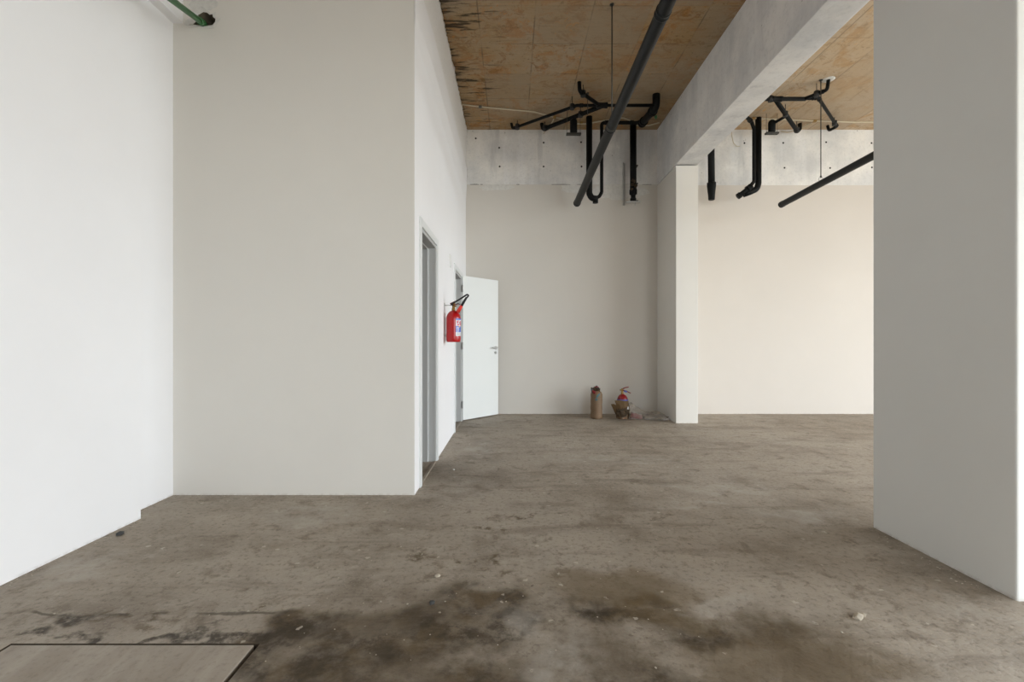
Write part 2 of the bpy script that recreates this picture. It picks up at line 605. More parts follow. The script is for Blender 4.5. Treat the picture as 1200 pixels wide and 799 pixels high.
# floor with a recess for the hatch
HX0, HX1, HY0, HY1 = -1.905, -.958, .80, 1.752
bm = B()
xs = [-2.9, HX0, HX1, XR + .3]
ys = [YR - .3, HY0, HY1, YB + .3]
grid = [[bm.verts.new((x, y, 0)) for y in ys] for x in xs]
for i in range(3):
    for j in range(3):
        if (i, j) != (1, 1):
            bm.faces.new((grid[i][j], grid[i + 1][j], grid[i + 1][j + 1], grid[i][j + 1]))
low = [bm.verts.new((x, y, -.07)) for x, y in ((HX0, HY0), (HX1, HY0), (HX1, HY1), (HX0, HY1))]
top = [grid[1][1], grid[2][1], grid[2][2], grid[1][2]]
for k in range(4):
    bm.faces.new((top[k], top[(k + 1) % 4], low[(k + 1) % 4], low[k])).material_index = 1
bm.faces.new(low).material_index = 1
o = struct('floor', bm, [M['floor'], M['gap']], None, 'bare stained concrete floor', 'floor')
sol = o.modifiers.new('depth', 'SOLIDIFY')
sol.thickness = .12
sol.offset = -1

bm = B()
box(bm, -2.9, XBL + .15, YR - .3, YB + .3, CEIL, CEIL + .2)
struct('ceiling', bm, M['ceiling'], None, 'brown stained concrete ceiling of the main bay', 'ceiling')
bm = B()
box(bm, XBL + .15, XR + .3, YR - .3, YB + .3, CEIL, CEIL + .2)
struct('ceiling_right', bm, M['ceiling_r'], None, 'tan timber-marked concrete ceiling right of the beam', 'ceiling')

# left wall: near part stands 12 cm proud of the far part
bm = B()
box(bm, -2.85, XL, YR, 2.985, 0, CEIL)
box(bm, -2.85, XLF, 2.985, YB, 0, CEIL)
wl = struct('wall_left', bm, M['white'], None, 'bright white plastered left wall', 'wall')
bm = B()
box(bm, XL - .02, XL + .055, YR, 2.985, 3.52, CEIL)
box(bm, XLF - .02, XLF + .075, 2.985, YC + .01, 3.52, CEIL)
struct('trim_1', bm, M['white'], None, 'white plastered beam edge along the top of the left wall', 'trim')

# closet front wall with the broken hole for the green pipe
bm = B()
hc = P(240, 22, YC)
ang = [(-.088, -.042), (-.052, -.048), (-.03, -.05), (.0, -.055), (.03, -.05), (.058, -.047), (.078, -.022), (.08, .0), (.062, .012), (.058, .034), (.035, .03),
       (.018, .046), (-.012, .05), (-.034, .036), (-.052, .028), (-.04, .008), (-.062, -.006), (-.066, -.022)]
hole = [Vector((hc.x + a, YC, hc.z + b)) for a, b in ang]
x0, x1 = XLF - .1, XC - .002
cor = [(x0, 0), (x1, 0), (x1, CEIL), (x0, CEIL)]
for y, rev in ((YC, False),):
    ov = [bm.verts.new((x, y, z)) for x, z in cor]
    hv = [bm.verts.new(v) for v in hole]
    oe = [bm.edges.new((ov[k], ov[(k + 1) % 4])) for k in range(4)]
    he = [bm.edges.new((hv[k], hv[(k + 1) % len(hv)])) for k in range(len(hv))]
    bmesh.ops.triangle_fill(bm, use_beauty=True, edges=oe + he)
back = [bm.verts.new((x, YC + .16, z)) for x, z in cor]
for k in range(4):
    bm.faces.new((ov[k], back[k], back[(k + 1) % 4], ov[(k + 1) % 4]))
bm.faces.new(back)
hb = [bm.verts.new(Vector((hc.x + a * .8, YC + .12, hc.z + b * .8))) for a, b in ang]
for k in range(len(hv)):
    bm.faces.new((hv[k], hb[k], hb[(k + 1) % len(hv)], hv[(k + 1) % len(hv)])).material_index = 1
bm.faces.new(hb).material_index = 1
wf = struct('wall_front', bm, [M['offwhite'], M['hole']], None, 'off-white partition wall facing the camera', 'wall')
# ragged mortar rim around the hole
bm = B()
n = len(ang)
r0 = [bm.verts.new(Vector((hc.x + a * 1.0, YC - .001, hc.z + b * 1.0))) for a, b in ang]
r1 = []
for k, (a, b) in enumerate(ang):
    s = 1.25 + .5 * random.random() + (.7 if a < 0 and b > -.03 else 0)
    r1.append(bm.verts.new(Vector((max(hc.x + a * s, XLF + .08), YC - .002, hc.z + b * min(s, 1.9)))))
rm = [bm.verts.new((r0[k].co + r1[k].co) / 2 + Vector((0, -.002 - .003 * random.random(), 0))) for k in range(n)]
for k in range(n):
    q = (k + 1) % n
    bm.faces.new((r0[k], r0[q], rm[q], rm[k]))
    bm.faces.new((rm[k], rm[q], r1[q], r1[k]))
part('hole_rim', bm, M['mortar'], wf)
# bare mortar left round the pipe in the corner
bm = B()
PX, PZ = -2.30, 3.70
ctr = bm.verts.new((PX, YC - .004, PZ))
ring = []
for k in range(26):
    a = 2 * math.pi * k / 26
    q_ = 1 + .5 * noise.noise(Vector((math.cos(a) * 2.5, math.sin(a) * 2.5, 9)))
    ring.append(bm.verts.new((PX + .11 * q_ * math.cos(a), YC - .0008, PZ + .075 * q_ * math.sin(a))))
for k in range(26):
    bm.faces.new((ctr, ring[k], ring[(k + 1) % 26]))
part('mortar_patch', bm, M['mortar'], wf)

# closet side wall with the two door openings
D1 = (3.665, 4.425)              # opening of the nearer doorway
D2 = (5.815, 6.60)               # opening of the farther doorway
DH = 2.065
TW = .18
bm = B()
xi = XC - TW
for a, b, z0 in ((YC + .002, D1[0], 0), (D1[1], D2[0], 0), (D2[1], YB, 0)):
    box(bm, xi, XC, a, b, z0, CEIL)
for a, b in (D1, D2):
    box(bm, xi, XC, a, b, DH, CEIL)
ws = struct('wall_side', bm, M['white'], None, 'white wall with the two doorways', 'wall')

# plaster band under the rough concrete along the top of the side wall
bm = B()
N = 24
prev = None
rows = []
for i in range(N + 1):
    t = i / N
    y = YC + .002 + (YB - YC - .002) * t
    pr = (.010 + .024 * min(1, t * 6)) * (1 - t) + .016 * t
    wv = .006 * noise.noise(Vector((y * 2.2, 0, 0)))
    zb, zm, zt = 3.465 - .125 * t + wv, 3.575 - .006 * t + wv * .5, 3.89 + wv
    rows.append([Vector((XC - .02, y, zb)), Vector((XC + .0005, y, zb)), Vector((XC + pr - .002, y, zm - .006)), Vector((XC + pr, y, zm + .004)),
                 Vector((XC + pr, y, zt - .012)), Vector((XC + pr * .6, y, zt + .01)), Vector((XC - .02, y, zt + .012))])
vr = [[bm.verts.new(v) for v in r] for r in rows]
for a, b in zip(vr, vr[1:]):
    for k in range(7):
        bm.faces.new((a[k], a[(k + 1) % 7], b[(k + 1) % 7], b[k]))
bm.faces.new(vr[0])
bm.faces.new(vr[-1])
struct('trim_2', bm, M['white'], None, 'white plaster ledge along the top of the side wall', 'trim')
# rough concrete strip above the ledge, ragged against the ceiling
bm = B()
N, K = 150, 10
vv = []
for i in range(N + 1):
    y = YC + .002 + (YB - YC - .004) * i / N
    row = []
    for k in range(K + 1):
        z = 3.87 + (CEIL - .001 - 3.87) * k / K
        d = .004 + .006 * noise.noise(Vector((y * 5, z * 6, 1.3))) + .004 * noise.noise(Vector((y * 22, z * 20, 4)))
        if k >= K - 1:
            d += .010 + .022 * abs(noise.noise(Vector((y * 9, 3.1, k)))) + .010 * noise.noise(Vector((y * 31, 1, k)))
        row.append(bm.verts.new((XC + max(d, .001), y, z)))
    row.append(bm.verts.new((XC - .03, y, CEIL - .001)))
    row.append(bm.verts.new((XC - .03, y, 3.87)))
    vv.append(row)
for a, b in zip(vv, vv[1:]):
    n = len(a)
    for k in range(n):
        f = bm.faces.new((a[k], a[(k + 1) % n], b[(k + 1) % n], b[k]))
        f.smooth = k < K
bm.faces.new(vv[0])
bm.faces.new(vv[-1])
struct('trim_3', bm, M['plaster'], None, 'rough plaster strip where the side wall meets the ceiling', 'trim')

# back wall: plaster below, cast ring beam above
ZB = 3.615
bm = B()
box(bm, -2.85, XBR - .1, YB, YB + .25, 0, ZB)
struct('wall_back', bm, M['beige_dim'], None, 'off-white back wall of the main bay', 'wall')
bm = B()
box(bm, XBR - .1, XR + .3, YB, YB + .25, 0, ZB - .012)
struct('wall_back_right', bm, M['cream'], None, 'cream back wall of the right bay', 'wall')
bm = B()
box(bm, -2.85, XBL + .1, YB + .004, YB + .25, ZB, CEIL)
box(bm, XBR - .1, XR + .3, YB + .004, YB + .25, ZB - .012, CEIL)
rb = struct('beam_back', bm, M['concrete_back'], None, 'grey cast concrete ring beam across the back wall', 'beam')
# dark tie holes of the formwork
for px, py in ((585, 173), (585.5, 195), (637, 167), (637, 195), (681, 166.5), (681.5, 195), (557.5, 162),
               (872.5, 167.5), (918, 167.3), (968.3, 166.5), (1021.5, 167.5), (919.5, 196.5), (973, 196.7), (1022, 196)):
    p = P(px, py, YB)
    bm = B()
    lathe(bm, [(.012, -.004), (.015, 0), (.010, .004)], seg=10)
    bmesh.ops.rotate(bm, verts=bm.verts, cent=(0, 0, 0), matrix=Matrix.Rotation(math.pi / 2, 3, 'X'))
    bmesh.ops.translate(bm, verts=bm.verts, vec=p + Vector((0, .003, 0)))
    part('tie_hole', bm, M['tie'], rb)
# ragged dark joint between ring beam and plaster
bm = B()
for a, b, h in ((-.66, -.52, .012), (-.50, -.46, .008), (.07, .12, .008), (.62, .92, .007), (1.02, 1.12, .005), (1.8, 1.95, .004), (2.05, 2.2, .004)):
    N = 14
    u = [(a + (b - a) * i / N, ZB + .001 + h * (.35 + .65 * abs(noise.noise(Vector((i * .9 + a * 7, 2, 0))))) * math.sin(math.pi * (i + .3) / (N + .6))) for i in range(N + 1)]
    lo = [bm.verts.new((x, YB - .0015, ZB - .003)) for x, z in u]
    hi = [bm.verts.new((x, YB - .0015, z)) for x, z in u]
    lo2 = [bm.verts.new((x, YB + .006, ZB - .003)) for x, z in u]
    hi2 = [bm.verts.new((x, YB + .006, z)) for x, z in u]
    for k in range(N):
        bm.faces.new((lo[k], lo[k + 1], hi[k + 1], hi[k]))
        bm.faces.new((hi[k], hi[k + 1], hi2[k + 1], hi2[k]))
        bm.faces.new((lo[k], lo2[k], lo2[k + 1], lo[k + 1]))
part('joint_gap', bm, M['tie'], rb)
# scabbed plaster patches below the ring beam
bm = B()
for cx, cz, rx, rz in ((1.72, 3.50, .46, .13), (.98, 3.55, .22, .07), (-.22, 3.57, .26, .05)):
    n = 30
    ctr = bm.verts.new((cx, YB - .006, cz))
    ring = []
    for k in range(n):
        a = 2 * math.pi * k / n
        s = 1 + .45 * noise.noise(Vector((math.cos(a) * 2.2 + cx, math.sin(a) * 2.2, 5)))
        ring.append(bm.verts.new((min(cx + rx * s * math.cos(a), XBL - .01), YB - .001, min(cz + rz * s * math.sin(a), ZB + .02))))
    for k in range(n):
        bm.faces.new((ctr, ring[k], ring[(k + 1) % n]))
part('mortar_patch', bm, M['mortar'], rb)

# central beam on its pilaster and pillar
bm = B()
box(bm, XBL, XBR, 2.84, YB + .1, 3.62, CEIL + .02, .006)
box(bm, XBL, XBR, YR, 2.05, 3.62, CEIL + .02, .006)
struct('beam_center', bm, M['concrete'], None, 'grey cast concrete beam running from pillar to back wall', 'beam')
bm = B()
box(bm, XBL + .002, XBR - .002, 6.435, YB + .1, 0, 3.60, .004)
struct('column_back', bm, M['offwhite'], None, 'white plastered pier carrying the beam at the back wall', 'column')
# concrete cheek + dirty joint on top of the pier
bm = B()
box(bm, 2.232, 2.66, 2.036, 2.850, -.02, CEIL + .01, .008)
struct('pillar_right', bm, M['pale_grey'], None, 'large pale grey pillar at the right', 'pillar')

# glazed front on the right
bm = B()
box(bm, XR, XR + .25, YR - .3, YB + .3, 4.25, CEIL)
box(bm, XR, XR + .25, YR - .3, YB + .3, 0, .12)
for a, b in ((YR - .3, YR + .2), (YE, YB + .3)):
    box(bm, XR, XR + .25, a, b, .12, 4.25)
struct('wall_right', bm, M['offwhite'], None, 'wall with shopfront openings', 'wall')
wn = 0


def shopfront(y0, y1, nm, axis='X', at=XR + .1, z0=.12, z1=4.25):
    """framed glazing with n lights; axis tells which way the wall faces"""
    bm = B()
    bg = B()

    def bx(bmm, a0, a1, d, z_0, z_1):
        if axis == 'X':
            box(bmm, at - d, at + d, a0, a1, z_0, z_1)
        else:
            box(bmm, a0, a1, at - d, at + d, z_0, z_1)
    t = .03
    bx(bm, y0, y1, .04, z0, z0 + 2 * t)
    bx(bm, y0, y1, .04, z1 - 2 * t, z1)
    for k in range(nm + 1):
        y = y0 + (y1 - y0) * k / nm
        a = max(y - t, y0)
        bx(bm, a, min(y + t, y1), .04, z0 + .05, z1 - .05)
    bx(bm, y0, y1, .035, 2.5, 2.56)
    bx(bg, y0 + .02, y1 - .02, .004, z0 + .05, z1 - .05)
    global wn
    wn += 1
    w = struct('window_%d' % wn, bm, M['frame_alu'], None, 'shopfront window %s' % ('on the right' if axis == 'X' else 'added behind the camera for fill light'), 'window')
    part('window_pane', bg, M['glass'], w)


shopfront(YR + .2, 1.75, 4)
shopfront(1.75, YE, 3)
# unseen rear wall; its glazing is added and sized for fill light
RX0, RX1, RZ = 1.9, 5.2, 2.9
bm = B()
box(bm, -2.9, XR + .3, YR - .25, YR, RZ, CEIL)
box(bm, -2.9, XR + .3, YR - .25, YR, 0, .12)
box(bm, -2.9, RX0, YR - .25, YR, .12, RZ)
box(bm, RX1, XR + .3, YR - .25, YR, .12, RZ)
struct('wall_rear', bm, M['offwhite'], None, 'rear wall with opening added for fill daylight', 'wall')
shopfront(RX0, RX1, 3, 'Y', YR - .12, .12, RZ)

# ------------------------------------------------------------------ doorways


def casing(y0, y1, name, label):
    bm = B()
    w = .062
    p = .014
    for xa, xb in ((XC - .004, XC + p), (xi - p, xi + .004)):
        box(bm, xa, xb, y0 - w, y0 + .004, 0, DH + w, .003)
        box(bm, xa, xb, y1 - .004, y1 + w, 0, DH + w, .003)
        box(bm, xa, xb, y0 + .004, y1 - .004, DH - .004, DH + w, .003)
    o = struct(name, bm, M['casing'], None, label, 'door frame')
    bm = B()
    t = .03
    # rebated lining: the outer half is set back to take the leaf
    for xa, xb, s in ((xi, XC - .075, t + .012), (XC - .075, XC, t)):
        box(bm, xa, xb, y0 - .002, y0 + s, 0, DH)
        box(bm, xa, xb, y1 - s, y1 + .002, 0, DH)
        box(bm, xa, xb, y0 + s, y1 - s, DH - s, DH + .002)
    part('door_jamb', bm, M['jamb'], o)
    # thin bright seal at the rebate
    bm = B()
    for ya, yb in ((y0 + t, y0 + t + .016), (y1 - t - .016, y1 - t)):
        box(bm, XC - .080, XC - .070, ya, yb, .005, DH - t)
    part('door_seal', bm, M['casing'], o)
    bm = B()
    box(bm, XC - .022, XC + .004, y0 + t, y1 - t, -.002, .007, .002)
    part('threshold', bm, M['hatch'], o)
    return o


d1 = casing(*D1, 'door_1', 'nearer doorway with white casing and no leaf showing')
d2 = casing(*D2, 'door_2', 'farther doorway, its white door standing open')

# open leaf, hinged on the far jamb
HGX, HGY = XC + .022, D2[1] - .018
leaf = bpy.data.objects.new('door_leaf', None)
C.objects.link(leaf)
leaf.location = (HGX, HGY, 0)
leaf.rotation_euler = (0, 0, math.radians(48.0))
tag(leaf, 'plain white door leaf swung open against the back corner', 'door')
LL = .735


def leafpart(name, bm, mat, parent=None):
    me = bpy.data.meshes.new(name)
    bmesh.ops.recalc_face_normals(bm, faces=bm.faces)
    bm.to_mesh(me)
    bm.free()
    me.materials.append(mat)
    o = bpy.data.objects.new(name, me)
    C.objects.link(o)
    o.parent = parent or leaf
    return o


bm = B()
box(bm, .004, LL, -.0, .035, .018, 2.085, .0025)
leafpart('door_panel', bm, M['laminate'])
for side in (-1,):
    bm = B()
    hx, hz = LL - .06, 1.045
    yb = -.0
    # rose, spindle, lever
    tube(bm, [(hx, yb, hz), (hx, yb - .010, hz)], .025, 20)
    tube(bm, [(hx, yb - .005, hz), (hx, yb - .050, hz), (hx - .03, yb - .055, hz), (hx - .115, yb - .052, hz + .004)], .0095, 12, .02)
    lv = leafpart('lever_handle', bm, M['chrome'])
    bm = B()
    tube(bm, [(hx, yb, hz - .075), (hx, yb - .008, hz - .075)], .022, 20)
    box(bm, hx - .004, hx + .004, yb - .010, yb - .006, hz - .088, hz - .066)
    leafpart('lock_rose', bm, M['chrome'])
for z in (1.90, 1.08, .24):
    bm = B()
    tube(bm, [(-.006, -.006, z - .05), (-.006, -.006, z + .05)], .009, 12)
    box(bm, -.004, .004, -.002, .033, z - .045, z + .045)
    for q in (-.018, .018):
        tube(bm, [(-.006, -.006, z + q - .001), (-.006, -.006, z + q + .001)], .0105, 12)
    leafpart('hinge', bm, M['steel'])

# blank cover plate between the doorways
bm = B()
pl = thing('cover_plate', 'small white blank cover plate high on the side wall beside the farther doorway', 'switch plate', (XC, 5.40, 2.09))
box(bm, XC - .002, XC + .010, 5.345, 5.455, 2.015, 2.165, .004)
part('plate', bm, M['plate'], pl)
bm = B()
box(bm, XC + .009, XC + .0125, 5.37, 5.43, 2.05, 2.13, .002)
for z in (2.03, 2.15):
    tube(bm, [(XC + .009, 5.40, z), (XC + .012, 5.40, z)], .004, 10)
part('blank_insert', bm, M['plate'], pl)

# ------------------------------------------------------------------ floor hatch and crumbs
bm = B()
g = .008
box(bm, HX0 + .006, HX1 - .020, HY0 + g, HY1 - .004, -.0695, -.002, .003)
ht = link('hatch_cover', bm, M['hatch'], None, ((HX0 + HX1) / 2, (HY0 + HY1) / 2, 0))
tag(ht, 'smooth cement cover slab set into the floor at the lower left corner', 'floor hatch')


def rock(bm, c, r, flat=.6, seed=0):
    res = bmesh.ops.create_icosphere(bm, subdivisions=1, radius=r)
    for v in res['verts']:
        v.co *= 1 + .55 * noise.noise(v.co / r * 1.3 + Vector((seed * 3.7, seed, 0)))
        v.co.z *= flat
    z = min(v.co.z for v in res['verts'])
    for v in res['verts']:
        v.co += Vector((c[0], c[1], c[2] - z * .8))


def floor_pt(px, py):
    Y = F * EYE / (py - 399.5)
    return Vector(((px - 600) / F * Y, Y, 0))


for k, (px, py, r, mt, nm, lb) in enumerate((
        (140.5, 627, .022, 'stone_dark', 'pebble', 'dark grey pebble beside the foot of the left wall'),
        (1006, 724, .022, 'stone_pale', 'mortar_crumb', 'pale cream crumb on the floor left of the big pillar'),
        (513, 676, .016, 'stone_pale', 'mortar_crumb', 'pale ring-shaped crumb on the floor in front of the doorways'),
        (506, 707, .014, 'stone_dark', 'pebble', 'small dark pebble at the edge of the brown floor stain'),
        (532, 551, .012, 'plate', 'paint_chip', 'white paint chip on the floor beyond the nearer doorway'))):
    p = floor_pt(px, py)
    bm = B()
    rock(bm, p, r, .55, k + 1)
    if k == 1:
        rock(bm, p + Vector((.03, .012, 0)), r * .6, .5, 9)
    tag(link(nm, bm, M[mt], None, p), lb, 'pebble' if 'pebble' in nm else 'crumb')
bm = B()
rnd = random.Random(3)
for k in range(800):
    if rnd.random() < .35:
        # along the wall feet
        q = rnd.random()
        if q < .3:
            x, y = XL + .01 + abs(rnd.gauss(0, .03)), rnd.uniform(1.6, 2.95)
        elif q < .6:
            x, y = rnd.uniform(XLF, XC), YC - .01 - abs(rnd.gauss(0, .03))
        elif q < .85:
            x, y = XC + .02 + abs(rnd.gauss(0, .03)), rnd.uniform(3.5, 6.5)
        else:
            x, y = 2.2 - abs(rnd.gauss(0, .03)), rnd.uniform(2.0, 2.85)
    else:
        y = rnd.uniform(1.6, 6.2)
        x = rnd.gauss(-.35, .8)
        if x < XL + .1 or x > 2.1 or (y > YC - .1 and x < XC + .1) or (y < 1.8 and x < -.9):
            continue
    rock(bm, (x, y, 0), rnd.choice((.002, .002, .002, .003, .003, .004, .005)), .5, k)
for f in bm.faces:
    f.material_index = 0
dm = link('floor_crumbs', bm, [M['stone_pale']])
tag(dm, 'scattered crumbs of mortar and paint on the concrete floor', 'debris', None, 'stuff')

# ------------------------------------------------------------------ long hanging drain pipes


def hanger(parent, x, y, z, r, rod_r=.005, ring=True, name='hanger'):
    """threaded rod from the ceiling with a pipe clamp around the pipe (pipe runs along Y)"""
    bm = B()
    tube(bm, [(x, y, z + r + .01), (x, y, CEIL)], rod_r, 8)
    tube(bm, [(x, y, CEIL - .006), (x, y, CEIL)], .022, 12)
    tube(bm, [(x, y, z + r + .004), (x, y, z + r + .03)], .010, 6)
    h = part(name, bm, M['dark_steel'], parent)
    if ring:
        bm = B()
        rr = r + .003
        pts = [(x + rr * math.sin(a), y, z + rr * math.cos(a)) for a in [2 * math.pi * k / 28 for k in range(29)]]
        n = 28
        ri = [[bm.verts.new((x + q * math.sin(2 * math.pi * k / n), yy, z + q * math.cos(2 * math.pi * k / n))) for k in range(n)]
              for q, yy in ((r + .001, y - .012), (r + .005, y - .012), (r + .005, y + .012), (r + .001, y + .012))]
        for a in range(4):
            for k in range(n):
                bm.faces.new((ri[a][k], ri[a][(k + 1) % n], ri[(a + 1) % 4][(k + 1) % n], ri[(a + 1) % 4][k]))
        part('clamp', bm, M['dark_steel'], h)
    return h


def pipe_line(name, label, a, b, r, couplings, hangers, ringtop=False):
    a, b = Vector(a), Vector(b)
    d = (b - a).normalized()
    t = thing(name, label, 'pipe', a)
    bm = B()
    tube(bm, [a, b], r, 28, caps=False)
    # open far end: inner wall and dark inside
    tube(bm, [a, a + d * .12], r * .92, 28)
    part('pipe', bm, M['pvc_grey'], t)
    bm = B()
    collar(bm, a + d * .03, d, r * 1.02, .05, 28)
    part('end_lip', bm, M['pvc_grey'], t)
    for y in couplings:
        s = (y - a.y) / d.y
        bm = B()
        collar(bm, a + d * s, d, r * 1.03, .05, 28)
        part('coupling', bm, M['pvc_grey'], t)
    for y in hangers:
        p = a + d * ((y - a.y) / d.y)
        if ringtop:
            h = hanger(t, p.x, y, p.z + .028, r, .006, False)
            bm = B()
            n = 20
            pts = [(p.x + .03 * math.sin(2 * math.pi * k / n), y, p.z + r + .012 + .03 * math.cos(2 * math.pi * k / n)) for k in range(1, n)]
            tube(bm, pts, .0045, 8)
            part('eye_hook', bm, M['steel'], h)
        else:
            hanger(t, p.x, y, p.z, r, .006)
    return t


pipe_line('drain_pipe', 'long dark grey drain pipe hung under the ceiling of the main bay', (.950, 6.75, 3.165), (1.11, -2.2, 3.645), .049,
          (4.60, 3.10), (4.56, 1.6))
pipe_line('drain_pipe', 'slanting-looking dark grey drain pipe in the right bay beside the pillar', (3.94, 6.75, 3.144), (3.95, .0, 3.25), .043,
          (4.2,), (5.88,), True)

# ------------------------------------------------------------------ branch drains under the main ceiling
net = thing('drain_network', 'black branching drain pipes under the ceiling at the back of the main bay', 'pipe', (1.95, 6.23, CEIL))
YM, ZM = 6.23, 4.334


def run(parent, name, pts, r, bend=.05, seg=14, mat='pvc', cap_collars=True):
    bm = B()
    tube(bm, pts, r, seg, bend)
    o = part(name, bm, M[mat], parent)
    if cap_collars:
        pts = [Vector(p) for p in pts]
        for i in range(1, len(pts) - 1):
            for q in (pts[i - 1], pts[i + 1]):
                d = (q - pts[i])
                if d.length > .16:
                    bm = B()
                    collar(bm, pts[i] + d.normalized() * (bend + .02), d, r * 1.22, .045)
                    part('coupling', bm, M[mat], o)
    return o


run(net, 'main_pipe', [(1.93, YM, ZM), (.877, YM, ZM), (.01, 7.03, 4.39), (-.01, 7.05, 4.478)], .021, .04)
run(net, 'branch_pipe', [(1.24, YM, ZM), (.475, 7.04, 4.385), (.455, 7.06, 4.478)], .030, .045)
run(net, 'branch_pipe', [(1.18, YM, ZM), (.87, 5.93, 4.365), (.865, 5.925, 4.479)], .025, .04)
bm = B()
collar(bm, (1.22, YM, ZM), (1, 0, 0), .036, .14)
part('junction', bm, M['pvc'], net)
rz = 4.30
r_ = run(net, 'riser_pipe', [(1.95, YM, CEIL), (1.95, YM, 4.31), (1.925, 6.80, 4.372), ], .050, .12, 20)
bm = B()
collar(bm, (1.95, YM, 4.46), (0, 0, 1), .058, .05, 20)
part('coupling', bm, M['pvc'], r_)
bm = B()
collar(bm, (1.928, 6.78, 4.37), (-.02, .5, .05), .060, .10, 20)
part('coupling', bm, M['pvc'], r_)
bm = B()
rock(bm, (2.03, 6.5, 4.28), .03, .9, 5)
part('green_cap', bm, M['green'], net)
run(net, 'crossing_pipe', [(1.925, 6.79, 4.385), (1.85, 6.845, 4.392), (1.332, 6.845, 4.392), (1.332, 6.845, 3.36), (1.30, 6.845, 3.30), (1.24, 6.85, 3.27)], .026, .05)
o = run(net, 'trap_pipe', [(1.148, 6.85, CEIL), (1.148, 6.85, 3.34), (1.18, 6.85, 3.28), (1.26, 6.85, 3.255)], .045, .06, 20, 'pvc', False)
bm = B()
collar(bm, (1.148, 6.85, 4.40), (0, 0, 1), .056, .10, 20)
part('coupling', bm, M['pvc'], o)
bm = B()
collar(bm, (1.148, 6.85, 3.385), (0, 0, 1), .052, .07, 20)
part('coupling', bm, M['pvc'], o)
bm = B()
collar(bm, (1.332, 6.845, 3.385), (0, 0, 1), .034, .07, 16)
part('coupling', bm, M['pvc'], net)
bm = B()
tube(bm, [(1.24, 6.85, 3.30), (1.24, 6.85, 3.20)], .040, 18)
collar(bm, (1.24, 6.85, 3.20), (0, 0, 1), .050, .03, 12)
part('cleanout_cap', bm, M['pvc'], net)


def drain_box(parent, x, y, z0, z1, r, w, rodw):
    bm = B()
    lathe(bm, [(r * .75, z0 + .01), (r, z0 + .03), (r, z1 - .04), (r * .8, z1 - .015), (r * .45, z1)], (x, y, 0), 20)
    b = part('floor_drain', bm, M['pvc'], parent)
    bm = B()
    box(bm, x - w, x + w, y - .03, y + .03, z0 - .012, z0 + .012, .002)
    part('support_bar', bm, M['dark_steel'], b)
    for s in (-1, 1):
        bm = B()
        tube(bm, [(x + s * rodw, y, z0 - .02), (x + s * rodw, y, CEIL)], .003, 6)
        part('support_rod', bm, M['dark_steel'], b)
    return b


drain_box(net, .885, 6.62, 4.12, 4.345, .052, .105, .095)
for x, y, z in ((.82, 6.28, 4.34), (.08, 6.96, 4.385), (.97, 6.52, 4.355), (.50, 7.0, 4.385), (.925, 5.99, 4.362)):
    bm = B()
    tube(bm, [(x, y, z - .04), (x, y, CEIL)], .0045, 8)
    tube(bm, [(x, y, z - .036), (x, y, z + .036)], .034 if z > 4.35 else .030, 12)
    part('hanger_strap', bm, M['pvc_edge'], net)
bm = B()
tube(bm, [(1.016, 6.19, 4.18), (1.016, 6.19, CEIL)], .004, 8)
tube(bm, [(1.016, 6.19, CEIL - .012), (1.016, 6.19, CEIL)], .018, 10)
tube(bm, [(1.016, 6.19, 4.29), (1.016, 6.19, 4.30)], .012, 6)
rod = link('threaded_rod', bm, M['dark_steel'], None, (1.016, 6.19, CEIL))
tag(rod, 'thin dark threaded rod hanging from the ceiling among the branching drains', 'rod')

# vertical pipe with mounting channels
sp = thing('soil_pipe', 'thick black vertical pipe on the ring beam between two steel channels', 'pipe', (1.846, 7.02, 3.275))
run(sp, 'pipe', [(1.846, 7.02, 4.445), (1.846, 7.02, 3.50)], .049, None, 22, 'pvc', False)
bm = B()
tube(bm, [(1.846, 7.02, 4.44), (1.846, 7.02, CEIL)], .020, 14)
part('stub', bm, M['pvc'], sp)
bm = B()
prof = [(.040, 3.275), (.046, 3.28), (.046, 3.32), (.036, 3.33), (.036, 3.37), (.056, 3.385), (.058, 3.45), (.050, 3.46), (.050, 3.52)]
lathe(bm, prof, (1.846, 7.02, 0), 22)
part('trap_fitting', bm, M['pvc'], sp)
bm = B()
for k, (dx, dz, r) in enumerate(((-.03, 3.49, .03), (.0, 3.53, .028), (-.02, 3.56, .022), (.025, 3.47, .03), (-.035, 3.43, .026))):
    rock(bm, (1.846 + dx, 6.965, dz), r, 1.0, k + 4)
part('foam_smear', bm, M['card_dark'], sp)
for x, zt in ((1.748, 3.96), (1.772, 3.94), (1.938, 3.95)):
    bm = B()
    box(bm, x - .0045, x + .0045, 7.235, YB + .002, 3.28, zt, .001)
    part('mounting_channel', bm, M['steel'], sp)
bm = B()
box(bm, 1.735, 1.955, 6.995, 7.05, 3.264, 3.276, .002)
part('base_plate', bm, M['steel'], sp)
for z in (3.33, 3.60, 3.88):
    bm = B()
    box(bm, 1.94, 1.965, 7.18, YB, z, z + .015)
    part('bracket', bm, M['dark_steel'], sp)

